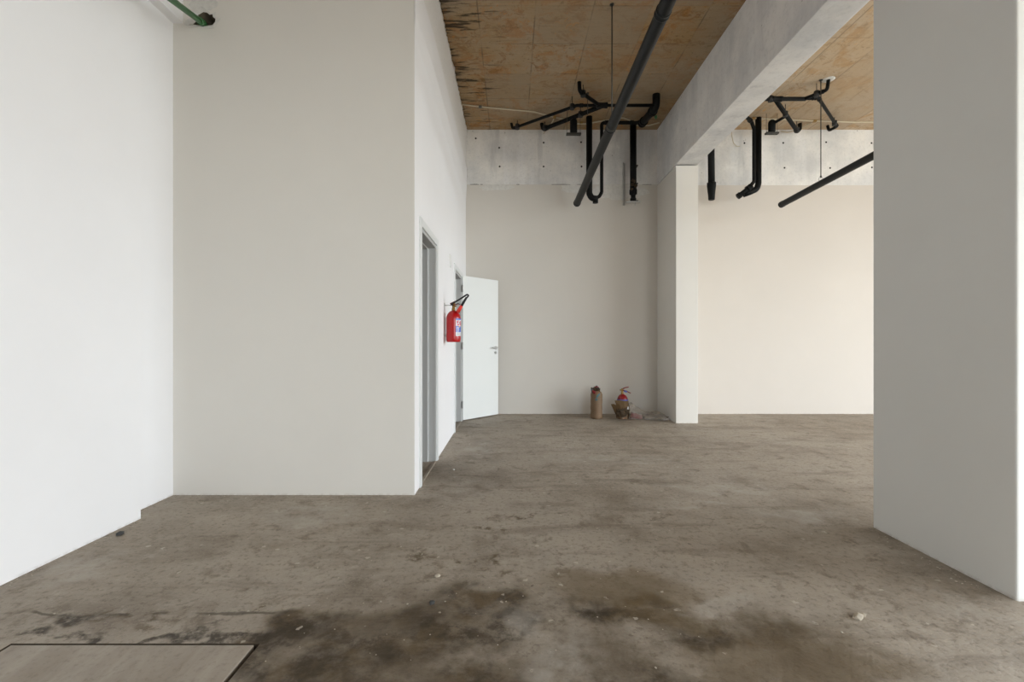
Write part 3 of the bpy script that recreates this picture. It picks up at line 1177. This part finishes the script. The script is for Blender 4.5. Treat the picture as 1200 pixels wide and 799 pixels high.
# cream conduit of the main bay
cz = CEIL - .012
cd = thing('conduit', 'thin cream conduit across the ceiling of the main bay', 'conduit', (-.70, 6.46, cz))
pts = [(-.72, 6.46, cz), (-.45, 6.53, cz), (.31, 6.67, cz), (.62, 6.83, cz), (.80, 6.90, cz), (1.0, 7.0, cz - .02), (1.13, 7.02, cz - .01), (1.40, 6.93, cz), (1.65, 6.85, cz), (1.78, 6.93, cz), (1.9, 7.1, cz), (2.1, 7.1, cz), (2.24, 7.0, cz)]
bm = B()
tube(bm, pts, .010, 10, .1)
part('tube', bm, M['conduit'], cd)
bm = B()
tube(bm, [(.63, 6.84, cz), (.60, 7.0, cz - .02), (.53, 7.17, cz - .03), (.50, 7.255, cz - .05)], .009, 10, .1)
part('branch_tube', bm, M['conduit'], cd)
for x, y, mt in ((-.45, 6.53, 'greybox'), (.63, 6.835, 'connector'), (1.05, 7.01, 'connector')):
    bm = B()
    box(bm, x - .022, x + .022, y - .022, y + .022, cz - .016, cz + .011, .004)
    part('joint', bm, M[mt], cd)

# ------------------------------------------------------------------ right bay drains
nr = thing('drain_network', 'black branching drain pipes under the ceiling of the right bay', 'pipe', (4.03, 5.87, CEIL))
YM2, ZM2 = 6.06, 4.332
run(nr, 'main_pipe', [(3.86, YM2, ZM2), (2.97, YM2, ZM2), (2.97, YM2 + .15, ZM2 + .01), (3.55, 6.83, 4.40), (3.598, 6.85, 4.30), (3.598, 6.85, 3.52), (3.53, 6.85, 3.44)], .026, .05)
run(nr, 'branch_pipe', [(3.46, YM2, ZM2), (4.36, 7.04, 4.35), (4.41, 7.06, 4.40), (4.41, 7.06, 4.478)], .029, .035)
run(nr, 'branch_pipe', [(3.70, YM2, ZM2), (4.03, YM2, 4.345), (4.93, 6.99, 4.405), (4.89, 7.11, 4.395), (4.875, 7.12, 4.478)], .021, .035)
run(nr, 'riser_pipe', [(3.84, YM2, ZM2), (4.02, 5.88, 4.352), (4.032, 5.87, 4.479)], .022, .04)
run(nr, 'branch_pipe', [(3.893, 6.52, 4.341), (3.83, 6.70, 4.33)], .020, None, 12, 'pvc', False)
drain_box(nr, 3.806, 6.75, 4.19, 4.385, .050, .092, .08)
o = run(nr, 'trap_pipe', [(3.678, 6.88, CEIL), (3.678, 6.88, 3.50), (3.655, 6.88, 3.42), (3.55, 6.88, 3.37), (3.46, 6.885, 3.34)], .043, .08, 20, 'pvc', False)
bm = B()
collar(bm, (3.678, 6.88, 3.50), (0, 0, 1), .050, .05, 20)
part('coupling', bm, M['pvc'], o)
bm = B()
tube(bm, [(3.57, 6.86, 3.455), (3.37, 6.87, 3.305)], [.034, .034], 18)
collar(bm, (3.53, 6.862, 3.425), (-.8, .04, -.6), .048, .07, 18)
collar(bm, (3.385, 6.87, 3.316), (-.8, .04, -.6), .043, .04, 18)
part('trap_fitting', bm, M['pvc'], nr)
bm = B()
collar(bm, (3.48, YM2, ZM2), (1, 0, 0), .034, .14)
part('junction', bm, M['pvc'], nr)
bm = B()
lathe(bm, [(.05, CEIL - .006), (.075, CEIL - .001)], (4.03, 5.87, 0), 16)
part('ceiling_collar', bm, M['mortar'], nr)
for x, y, z in ((3.40, 6.06, 4.332), (3.94, 5.96, 4.345), (3.85, 6.49, 4.345), (4.32, 6.99, 4.35), (4.80, 6.86, 4.39)):
    bm = B()
    tube(bm, [(x, y, z - .045), (x, y, CEIL)], .0045, 8)
    tube(bm, [(x, y, z - .034), (x, y, z + .034)], .033, 12)
    part('hanger_strap', bm, M['pvc_edge'], nr)

sp2 = thing('soil_pipe', 'short black vertical pipe coming down just right of the beam end', 'pipe', (3.02, 6.98, 3.28))
run(sp2, 'pipe', [(3.013, 6.98, CEIL), (3.022, 6.98, 3.50)], .049, None, 22, 'pvc', False)
bm = B()
lathe(bm, [(.040, 3.285), (.046, 3.29), (.050, 3.36), (.062, 3.47), (.066, 3.50), (.066, 3.545), (.058, 3.55)], (3.022, 6.98, 0), 22)
part('coupling', bm, M['pvc'], sp2)

cd2 = thing('conduit', 'thin cream conduit across the ceiling of the right bay', 'conduit', (3.0, 6.88, cz))
bm = B()
tube(bm, [(2.62, 6.86, cz), (3.63, 6.87, cz), (4.55, 6.95, cz), (5.2, 6.99, cz), (XR, 7.0, cz)], .011, 10, .2)
part('tube', bm, M['conduit'], cd2)
bm = B()
tube(bm, [(4.57, 6.95, cz), (4.50, 7.09, cz - .02), (4.42, 7.17, cz - .04), (4.32, 7.22, cz - .05), (4.23, 7.25, cz - .02)], .008, 10, .08)
part('branch_tube', bm, M['conduit'], cd2)
bm = B()
tube(bm, [(3.43, 7.20, CEIL), (3.44, 7.21, 4.36), (3.47, 7.22, 4.25), (3.53, 7.23, 4.20), (3.58, 7.235, 4.21)], .006, 8, .05)
part('loose_wire', bm, M['conduit'], cd2)
for x, y in ((4.565, 6.95), (3.60, 6.87)):
    bm = B()
    box(bm, x - .024, x + .024, y - .02, y + .02, cz - .016, cz + .011, .004)
    part('joint', bm, M['connector'], cd2)

# green water pipe into the hole
g0 = P(238.5, 30, YC) + Vector((.012, .06, -.02))
dirn = (P(200, 0, 2.95) - P(237.5, 28, YC)).normalized()
gp = thing('water_pipe', 'green plastic pipe running into the broken hole high on the left', 'pipe', g0)
bm = B()
gst = P(237.5, 27, YC)
tube(bm, [gst - dirn * .07, gst + dirn * 3.2], .020, 18)
part('pipe', bm, M['green'], gp)
bm = B()
collar(bm, gst + dirn * .03, dirn, .0245, .07, 18)
part('socket', bm, M['green'], gp)

# ------------------------------------------------------------------ wall extinguisher
ex, ey, ez = -.628, 4.95, 1.138
fe = thing('fire_extinguisher', 'shiny red fire extinguisher hung on the side wall between the doorways', 'fire extinguisher', (ex, ey, ez))
R = .077
bm = B()
prof = [(R * .80, ez), (R * .93, ez + .004), (R, ez + .022)]
prof += [(R, ez + .022 + .228 * k / 6) for k in range(1, 7)]
for k in range(1, 9):
    a = math.pi / 2 * k / 9
    prof.append((R * math.cos(a), ez + .25 + .092 * math.sin(a)))
prof.append((.018, ez + .345))
lathe(bm, prof, (ex, ey, 0), 40)
part('cylinder', bm, M['red'], fe)
bm = B()
lathe(bm, [(.019, ez + .335), (.019, ez + .36), (.015, ez + .365), (.015, ez + .40), (.020, ez + .405), (.020, ez + .425), (.010, ez + .43)], (ex, ey, 0), 18)
tube(bm, [(ex, ey, ez + .385), (ex + .03, ey - .02, ez + .385)], .009, 12)
vl = part('valve', bm, M['brass'], fe)
bm = B()
for dz, up in ((.415, .035), (.40, .0)):
    a, b = Vector((ex - .035, ey, ez + dz)), Vector((ex + .055, ey - .03, ez + dz + up))
    d = (b - a).normalized()
    s = Vector((d.y, -d.x, 0)).normalized() * .010
    u = Vector((0, 0, .003))
    vs = [bm.verts.new(q) for q in (a - s - u, a + s - u, b + s - u, b - s - u, a - s + u, a + s + u, b + s + u, b - s + u)]
    for f in ((0, 1, 2, 3), (4, 7, 6, 5), (0, 4, 5, 1), (1, 5, 6, 2), (2, 6, 7, 3), (3, 7, 4, 0)):
        bm.faces.new([vs[i] for i in f])
part('squeeze_handle', bm, M['red_dark'], fe)
bm = B()
p0 = Vector((ex - .028, ey - .03, ez + .402))
p1 = Vector((ex + .163, ey - .045, ez + .508))
p2 = Vector((ex + .092, ey - .055, ez + .385))
tube(bm, [(ex, ey - .012, ez + .395), p0, p0.lerp(p1, .5), p1 - Vector((.012, 0, 0)), p1 + Vector((.004, 0, -.012)), p1.lerp(p2, .5), p2], .0088, 12, .02)
part('hose', bm, M['black'], fe)
bm = B()
tube(bm, [p1.lerp(p2, .25), p1.lerp(p2, .5), p2], [.011, .013, .014], 14)
part('hose_grip', bm, M['black'], fe)
bm = B()
p3 = Vector((ex + .052, ey - .062, ez + .318))
tube(bm, [p2, p2.lerp(p3, .2), p3], [.015, .018, .021], 16)
part('nozzle', bm, M['red_bright'], fe)
bm = B()
tube(bm, [(ex + .02, ey - .02, ez + .40), (ex + .05, ey - .03, ez + .415), (ex + .075, ey - .04, ez + .40)], .004, 8, .02)
part('safety_pin', bm, M['dark_steel'], fe)
# printed label wrapped on the shell
bm = B()
rl = R + .0012


def patch(bm, a0, a1, z0, z1, mi, r=rl, n=8):
    """a curved patch with thickness on the extinguisher shell"""
    i = [[bm.verts.new((ex + q * math.cos(a0 + (a1 - a0) * k / n), ey + q * math.sin(a0 + (a1 - a0) * k / n), ez + z)) for k in range(n + 1)]
         for q, z in ((r, z0), (r, z1), (r - .0022, z1), (r - .0022, z0))]
    for a in range(4):
        for k in range(n):
            f = bm.faces.new((i[a][k], i[a][k + 1], i[(a + 1) % 4][k + 1], i[(a + 1) % 4][k]))
            f.material_index = mi
            f.smooth = False


A0, A1 = math.radians(-65), math.radians(78)
patch(bm, A0, A1, .235, .292 - .04, 1)
patch(bm, A0, A1, .170, .235, 0)
patch(bm, A0, A1, .105, .170, 1)
patch(bm, A0, A1, .065, .105, 0)
q = math.radians
for a0, a1, z0, z1, mi in ((-56, -30, .222, .230, 2), (-56, -44, .196, .222, 2), (-36, -28, .196, .216, 2), (-56, -30, .176, .190, 2),
                           (-20, 10, .176, .229, 2), (-36, -24, .158, .172, 3)):
    patch(bm, q(a0), q(a1), z0, z1, mi, rl + .0006, 4)
for z in (.112, .122, .132, .142, .152):
    patch(bm, q(-60), q(-36), z, z + .004, 0, rl + .0006, 4)
for z in (.074, .084, .094):
    patch(bm, q(-58), q(30), z, z + .002, 4, rl + .0006, 6)
part('label_sticker', bm, [M['lab_white'], M['lab_blue'], M['lab_red'], M['lab_yellow'], M['greybox']], fe)
bm = B()
box(bm, XC - .002, XC + .004, ey - .02, ey + .02, ez + .30, ez + .42, .001)
tube(bm, [(XC + .003, ey, ez + .395), (ex - .035, ey, ez + .395), (ex - .016, ey, ez + .40)], .005, 8, .02)
part('wall_hook', bm, M['steel'], fe)
bm = B()
box(bm, ex - R - .004, ex - R + .01, ey - .012, ey + .012, ez + .05, ez + .09)
tube(bm, [(XC, ey, ez + .07), (ex - R, ey, ez + .07)], .006, 8)
part('wall_bracket', bm, M['steel'], fe)

# ------------------------------------------------------------------ kraft-wrapped extinguisher on the floor
wx, wy = 1.257, 6.86
w1 = thing('wrapped_extinguisher', 'brown kraft-wrapped cylinder with teal tape standing at the back wall', 'fire extinguisher', (wx, wy, 0))
bm = B()
prof = [(.072, .0), (.084, .006), (.087, .03)] + [(.086 + .0015 * math.sin(k * 1.7), .03 + .32 * k / 12) for k in range(1, 13)]
prof += [(.083, .372), (.072, .392), (.054, .406), (.040, .412)]
lathe(bm, prof, (wx, wy, 0), 40, 0, .004, 14)
part('wrapping', bm, M['kraft'], w1)
bm = B()
for k in range(26):
    # crumpled torn paper around the neck
    a = random.uniform(0, 2 * math.pi)
    r = random.uniform(.02, .055)
    c = Vector((wx - .012 + r * math.cos(a), wy + r * math.sin(a) * .8, .405 + random.uniform(0, .04)))
    e = [Vector((random.uniform(-1, 1), random.uniform(-1, 1), random.uniform(-.6, 1))) * .030 for _ in range(3)]
    vs = [bm.verts.new(c + d) for d in e] + [bm.verts.new(c + (e[0] + e[1] + e[2]) * .4 + Vector((.004, .004, .012)))]
    for f in ((0, 1, 3), (1, 2, 3), (2, 0, 3), (0, 2, 1)):
        bm.faces.new([vs[i] for i in f])
part('torn_paper', bm, M['card'], w1)
bm = B()
lathe(bm, [(.020, .40), (.024, .42), (.017, .43), (.017, .455), (.024, .46), (.020, .472)], (wx - .015, wy - .01, 0), 16)
tube(bm, [(wx - .02, wy - .015, .455), (wx - .065, wy - .04, .44), (wx - .075, wy - .05, .41), (wx - .06, wy - .07, .385)], .013, 12, .03)
tube(bm, [(wx - .015, wy - .03, .44), (wx + .02, wy - .045, .455), (wx + .035, wy - .045, .43)], .011, 12, .02)
part('valve', bm, M['black'], w1)
bm = B()
res = bmesh.ops.create_icosphere(bm, subdivisions=4, radius=1)
for v in res['verts']:
    q_ = v.co.copy()
    k = 1 + .55 * noise.noise(q_ * 2.3 + Vector((4, 1, 0))) + .35 * abs(noise.noise(q_ * 5.5))
    v.co = Vector((wx - .022 + q_.x * k * .044, wy - .02 + q_.y * k * .036, .432 + q_.z * k * .030))
part('crumpled_cap', bm, M['card_dark'], w1)
bm = B()
res = bmesh.ops.create_icosphere(bm, subdivisions=3, radius=1)
for v in res['verts']:
    q_ = v.co.copy()
    k = 1 + .6 * noise.noise(q_ * 2.6 + Vector((0, 7, 0)))
    v.co = Vector((wx + .030 + q_.x * k * .018, wy - .03 + q_.y * k * .02, .428 + q_.z * k * .030))
part('torn_paper', bm, M['card'], w1)
bm = B()
tube(bm, [(wx - .07, wy - .05, .425), (wx - .055, wy - .078, .40), (wx - .03, wy - .085, .385)], [.014, .02, .024], 14)
tube(bm, [(wx - .04, wy - .03, .462), (wx + .0, wy - .035, .475), (wx + .025, wy - .03, .462)], .009, 10)
part('nozzle', bm, M['red_dark'], w1)


def tape(bm, cx, cy, r, path, w):
    """strip of tape lying on a cylinder: path of (angle in degrees, z)"""
    prev = None
    for i, (a, z) in enumerate(path):
        a = math.radians(a)
        c = Vector((cx + r * math.cos(a), cy + r * math.sin(a), z))
        c2 = Vector((cx + (r - .004) * math.cos(a), cy + (r - .004) * math.sin(a), z))
        cur = [bm.verts.new(c + Vector((0, 0, w))), bm.verts.new(c - Vector((0, 0, w))), bm.verts.new(c2 - Vector((0, 0, w))), bm.verts.new(c2 + Vector((0, 0, w)))]
        if prev:
            for k in range(4):
                bm.faces.new((prev[k], prev[(k + 1) % 4], cur[(k + 1) % 4], cur[k]))
        else:
            bm.faces.new(cur)
        prev = cur
    bm.faces.new(list(reversed(prev)))


bm = B()
tape(bm, wx, wy, .090, [(-100, .335), (-90, .345), (-78, .36), (-66, .375)], .012)
part('tape', bm, M['teal'], w1)
bm = B()
tape(bm, wx, wy, .090, [(-112, .29), (-100, .285), (-88, .295)], .011)
part('tape', bm, M['teal'], w1)
bm = B()
tape(bm, wx, wy, .091, [(-104, .31), (-92, .325), (-82, .345)], .008)
part('tape', bm, M['teal'], w1)
bm = B()
rock(bm, (wx - .075, wy - .05, .42), .018, .8, 8)
part('tape', bm, M['teal'], w1)
bm = B()
rock(bm, (wx - .0, wy - .02, .472), .022, .5, 12)
part('tape', bm, M['teal'], w1)

# second extinguisher, torn wrapping hanging off
tx, ty = 1.640, 6.84
w2 = thing('unwrapped_extinguisher', 'red fire extinguisher in torn brown cardboard on the floor near the pier', 'fire extinguisher', (tx, ty, 0))
bm = B()
r = .080
prof = [(.066, 0), (.076, .004), (.08, .02)] + [(r, .02 + .245 * k / 4) for k in range(1, 5)]
for k in range(1, 8):
    a = math.pi / 2 * k / 8
    prof.append((r * math.cos(a), .265 + .10 * math.sin(a)))
prof.append((.018, .37))
lathe(bm, prof, (tx, ty, 0), 36)
part('cylinder', bm, M['red_dim'], w2)
bm = B()
lathe(bm, [(r + .001, .268), (r + .003, .272), (r + .002, .285), (r - .002, .29)], (tx, ty, 0), 36)
part('band', bm, M['blue'], w2)
bm = B()
lathe(bm, [(.066, .004), (.085, .006), (.088, .03), (.090, .12), (.094, .2), (.088, .262), (.082, .268)], (tx, ty, 0), 36, 0, .016, 20, False)
part('wrapping', bm, M['kraft'], w2)
bm = B()
lathe(bm, [(.018, .36), (.018, .385), (.014, .39), (.014, .425), (.019, .43), (.012, .445)], (tx - .005, ty, 0), 16)
tube(bm, [(tx - .005, ty, .42), (tx - .04, ty - .01, .425)], .009, 10)
part('valve', bm, M['brass'], w2)
bm = B()
for (a, b) in (((tx - .012, ty, .432), (tx + .085, ty - .03, .470)), ((tx - .002, ty, .42), (tx + .115, ty - .03, .378))):
    a, b = Vector(a), Vector(b)
    tube(bm, [a, a.lerp(b, .5) + Vector((0, 0, .008)), b], [.010, .0085, .0075], 10)
part('squeeze_handle', bm, M['red_dark'], w2)
bm = B()
tube(bm, [(tx + .02, ty - .015, .412), (tx + .045, ty - .02, .402), (tx + .06, ty - .025, .393)], .012, 10)
part('safety_clip', bm, M['lab_blue'], w2)


def flap(bm, pts, th=.004):
    """a bent piece of cardboard: quad rows of corner points, thickened"""
    rows = [[Vector((tx + a, ty + b, z)) for a, b, z in r] for r in pts]
    f = [[bm.verts.new(v) for v in r] for r in rows]
    g = [[bm.verts.new(v + Vector((.002, th, .001))) for v in r] for r in rows]
    nr_, nc = len(rows), len(rows[0])
    for i in range(nr_ - 1):
        for j in range(nc - 1):
            bm.faces.new((f[i][j], f[i][j + 1], f[i + 1][j + 1], f[i + 1][j]))
            bm.faces.new((g[i][j], g[i + 1][j], g[i + 1][j + 1], g[i][j + 1]))
    for i in range(nr_ - 1):
        bm.faces.new((f[i][0], f[i + 1][0], g[i + 1][0], g[i][0]))
        bm.faces.new((f[i][-1], g[i][-1], g[i + 1][-1], f[i + 1][-1]))
    for j in range(nc - 1):
        bm.faces.new((f[0][j], g[0][j], g[0][j + 1], f[0][j + 1]))
        bm.faces.new((f[-1][j], f[-1][j + 1], g[-1][j + 1], g[-1][j]))


bm = B()
flap(bm, [[(-.135, -.085, .275), (-.07, -.10, .285), (.0, -.115, .272), (.065, -.105, .268)],
          [(-.11, -.09, .20), (-.06, -.115, .20), (.0, -.125, .19), (.05, -.11, .18)],
          [(-.085, -.09, .13), (-.045, -.12, .12), (.0, -.13, .10), (.03, -.11, .12)]])
part('torn_cardboard', bm, M['card'], w2)
bm = B()
flap(bm, [[(-.185, -.06, .22), (-.150, -.08, .225), (-.11, -.10, .21)],
          [(-.155, -.07, .15), (-.125, -.09, .15), (-.09, -.105, .14)],
          [(-.125, -.07, .085), (-.105, -.085, .08), (-.08, -.10, .09)]])
part('torn_cardboard', bm, M['card'], w2)
bm = B()
res = bmesh.ops.create_icosphere(bm, subdivisions=4, radius=1)
for v in res['verts']:
    q_ = v.co.copy()
    k = 1 + .5 * noise.noise(q_ * 2.1) + .35 * abs(noise.noise(q_ * 4.7)) - .2 * abs(noise.noise(q_ * 9))
    v.co = Vector((tx - .02 + q_.x * k * .085, ty - .10 + q_.y * k * .035, .115 + q_.z * k * .07))
part('crumpled_paper', bm, M['card_dark'], w2)
bm = B()
tape(bm, tx, ty, .100, [(-78, .20), (-66, .185), (-54, .17), (-44, .15)], .026)
part('tape', bm, [M['lab_white']], w2)
bm = B()
tape(bm, tx, ty, .101, [(-70, .25), (-58, .245), (-48, .235)], .012)
part('tape', bm, [M['lab_white']], w2)
bm = B()
tape(bm, tx, ty, .100, [(-88, .10), (-76, .11), (-64, .13)], .014)
part('tape', bm, [M['lab_white']], w2)

# clear plastic bag slumped against it
bag = thing('plastic_bag', 'clear crumpled plastic bag slumped on the floor against the pier', 'plastic bag', (1.98, 6.74, 0))
bm = B()
NU, NV = 40, 16
g2 = []
for i in range(NU + 1):
    t = i / NU
    x = 1.725 + t * .525
    # ridge height and half width along the bag
    hgt = .262 * (1 - t) ** 1.7 +   .092 * math.exp(-((t - .78) / .22) ** 2) * 1.0 + .012
    if t < .05:
        hgt *= .9
    hw = .06 + .06 * t
    yc = 6.79 - .09 * t
    row = []
    for j in range(NV + 1):
        a = math.pi * j / NV
        w = noise.noise(Vector((x * 16, a * 1.6, 2))) * .012 + noise.noise(Vector((x * 40, a * 4, 7))) * .005
        y = yc - math.cos(a) * (hw + w)
        z = max(.002, math.sin(a) ** .8 * (hgt + w) + .002) if 0 < j < NV else .002
        row.append(bm.verts.new((x + w * .6, y, z)))
    g2.append(row)
for a, b in zip(g2, g2[1:]):
    for j in range(NV):
        f = bm.faces.new((a[j], a[j + 1], b[j + 1], b[j]))
        f.smooth = True
part('film', bm, M['film'], bag)
bm = B()
for k in range(9):
    # creased knot at the open end
    a = Vector((2.16 + .01 * k, 6.66 + .012 * math.sin(k * 2), .006))
    b = a + Vector((.05 * math.cos(k * 1.9), -.03 * math.sin(k * 1.3), .028 + .02 * math.sin(k) ** 2))
    c = a + Vector((.06, .02 * math.cos(k), .004))
    vs = [bm.verts.new(v) for v in (a, b, c)] + [bm.verts.new(v + Vector((.001, .002, .001))) for v in (a, b, c)]
    for f in ((0, 1, 2), (5, 4, 3), (0, 3, 4, 1), (1, 4, 5, 2), (2, 5, 3, 0)):
        bm.faces.new([vs[i] for i in f])
part('crease', bm, M['lab_white'], bag)
for (cx, cy, cz_, rx, ry, rz_, sd) in ((2.12, 6.69, .036, .125, .062, .045, 3), (2.03, 6.72, .045, .07, .05, .05, 8)):
    bm = B()
    res = bmesh.ops.create_icosphere(bm, subdivisions=4, radius=1)
    for v in res['verts']:
        q_ = v.co.copy()
        k = 1 + .45 * noise.noise(q_ * 2.2 + Vector((sd, 0, 0))) + .3 * abs(noise.noise(q_ * 5.1 + Vector((0, sd, 0))))
        v.co = Vector((cx + q_.x * k * rx, cy + q_.y * k * ry, max(.004, cz_ + q_.z * k * rz_)))
    part('crumpled_film', bm, M['film'], bag)
hn = thing('discharge_hose', 'faded red hose end lying inside the clear plastic bag', 'hose', (1.80, 6.79, 0))
bm = B()
tube(bm, [(1.745, 6.80, .055), (1.80, 6.79, .048), (1.87, 6.78, .036), (1.915, 6.775, .030)], [.048, .046, .034, .026], 18)
part('horn', bm, M['red_dark'], hn)
bm = B()
tube(bm, [(1.90, 6.776, .03), (1.99, 6.755, .022), (2.10, 6.72, .020), (2.19, 6.70, .018)], .016, 12, .05)
part('hose', bm, M['black'], hn)

# ------------------------------------------------------------------ daylight
w = bpy.data.worlds.new('World')
bpy.context.scene.world = w
w.use_nodes = True
t = w.node_tree
bg = t.nodes['Background']
tc = t.nodes.new('ShaderNodeTexCoord')
sx = t.nodes.new('ShaderNodeSeparateXYZ')
t.links.new(tc.outputs['Generated'], sx.inputs[0])
rp = t.nodes.new('ShaderNodeValToRGB')
rp.color_ramp.elements[0].position = .35
rp.color_ramp.elements[0].color = (.36, .345, .32, 1)
rp.color_ramp.elements[1].position = .56
rp.color_ramp.elements[1].color = (.88, .93, 1.0, 1)
e = rp.color_ramp.elements.new(.49)
e.color = (.64, .65, .65, 1)
ma = t.nodes.new('ShaderNodeMath')
ma.operation = 'MULTIPLY_ADD'
ma.inputs[1].default_value = .5
ma.inputs[2].default_value = .5
t.links.new(sx.outputs[2], ma.inputs[0])
t.links.new(ma.outputs[0], rp.inputs[0])
t.links.new(rp.outputs[0], bg.inputs[0])
bg.inputs[1].default_value = 10.0


def portal(loc, rot, sx_, sy_):
    l = bpy.data.lights.new('daylight_portal', 'AREA')
    l.shape = 'RECTANGLE'
    l.size, l.size_y = sx_, sy_
    l.cycles.is_portal = True
    o = bpy.data.objects.new('daylight_portal', l)
    o.location = loc
    o.rotation_euler = rot
    C.objects.link(o)


h = math.pi / 2
portal((XR - .01, (YR + .2 + YE) / 2, 2.185), (0, h, 0), 4.13, YE - YR - .2)

portal(((RX0 + RX1) / 2, YR + .01, (RZ + .12) / 2), (h, 0, 0), RX1 - RX0, RZ - .12)

# ------------------------------------------------------------------ camera and view
cam = bpy.data.cameras.new('camera')
co = bpy.data.objects.new('camera', cam)
C.objects.link(co)
co.location = (0, 0, EYE)
co.rotation_euler = (math.pi / 2, 0, 0)
cam.sensor_width = 36
cam.lens = 36 * F / 1200
cam.clip_start = .05
sc = bpy.context.scene
sc.camera = co
vs = sc.view_settings
vs.view_transform = 'Standard'
vs.look = 'None'
vs.gamma = 1
vs.use_curve_mapping = False
vs.exposure = 0.60
cy = sc.cycles
cy.max_bounces = 10
cy.diffuse_bounces = 8
cy.transparent_max_bounces = 12
cy.use_denoising = True
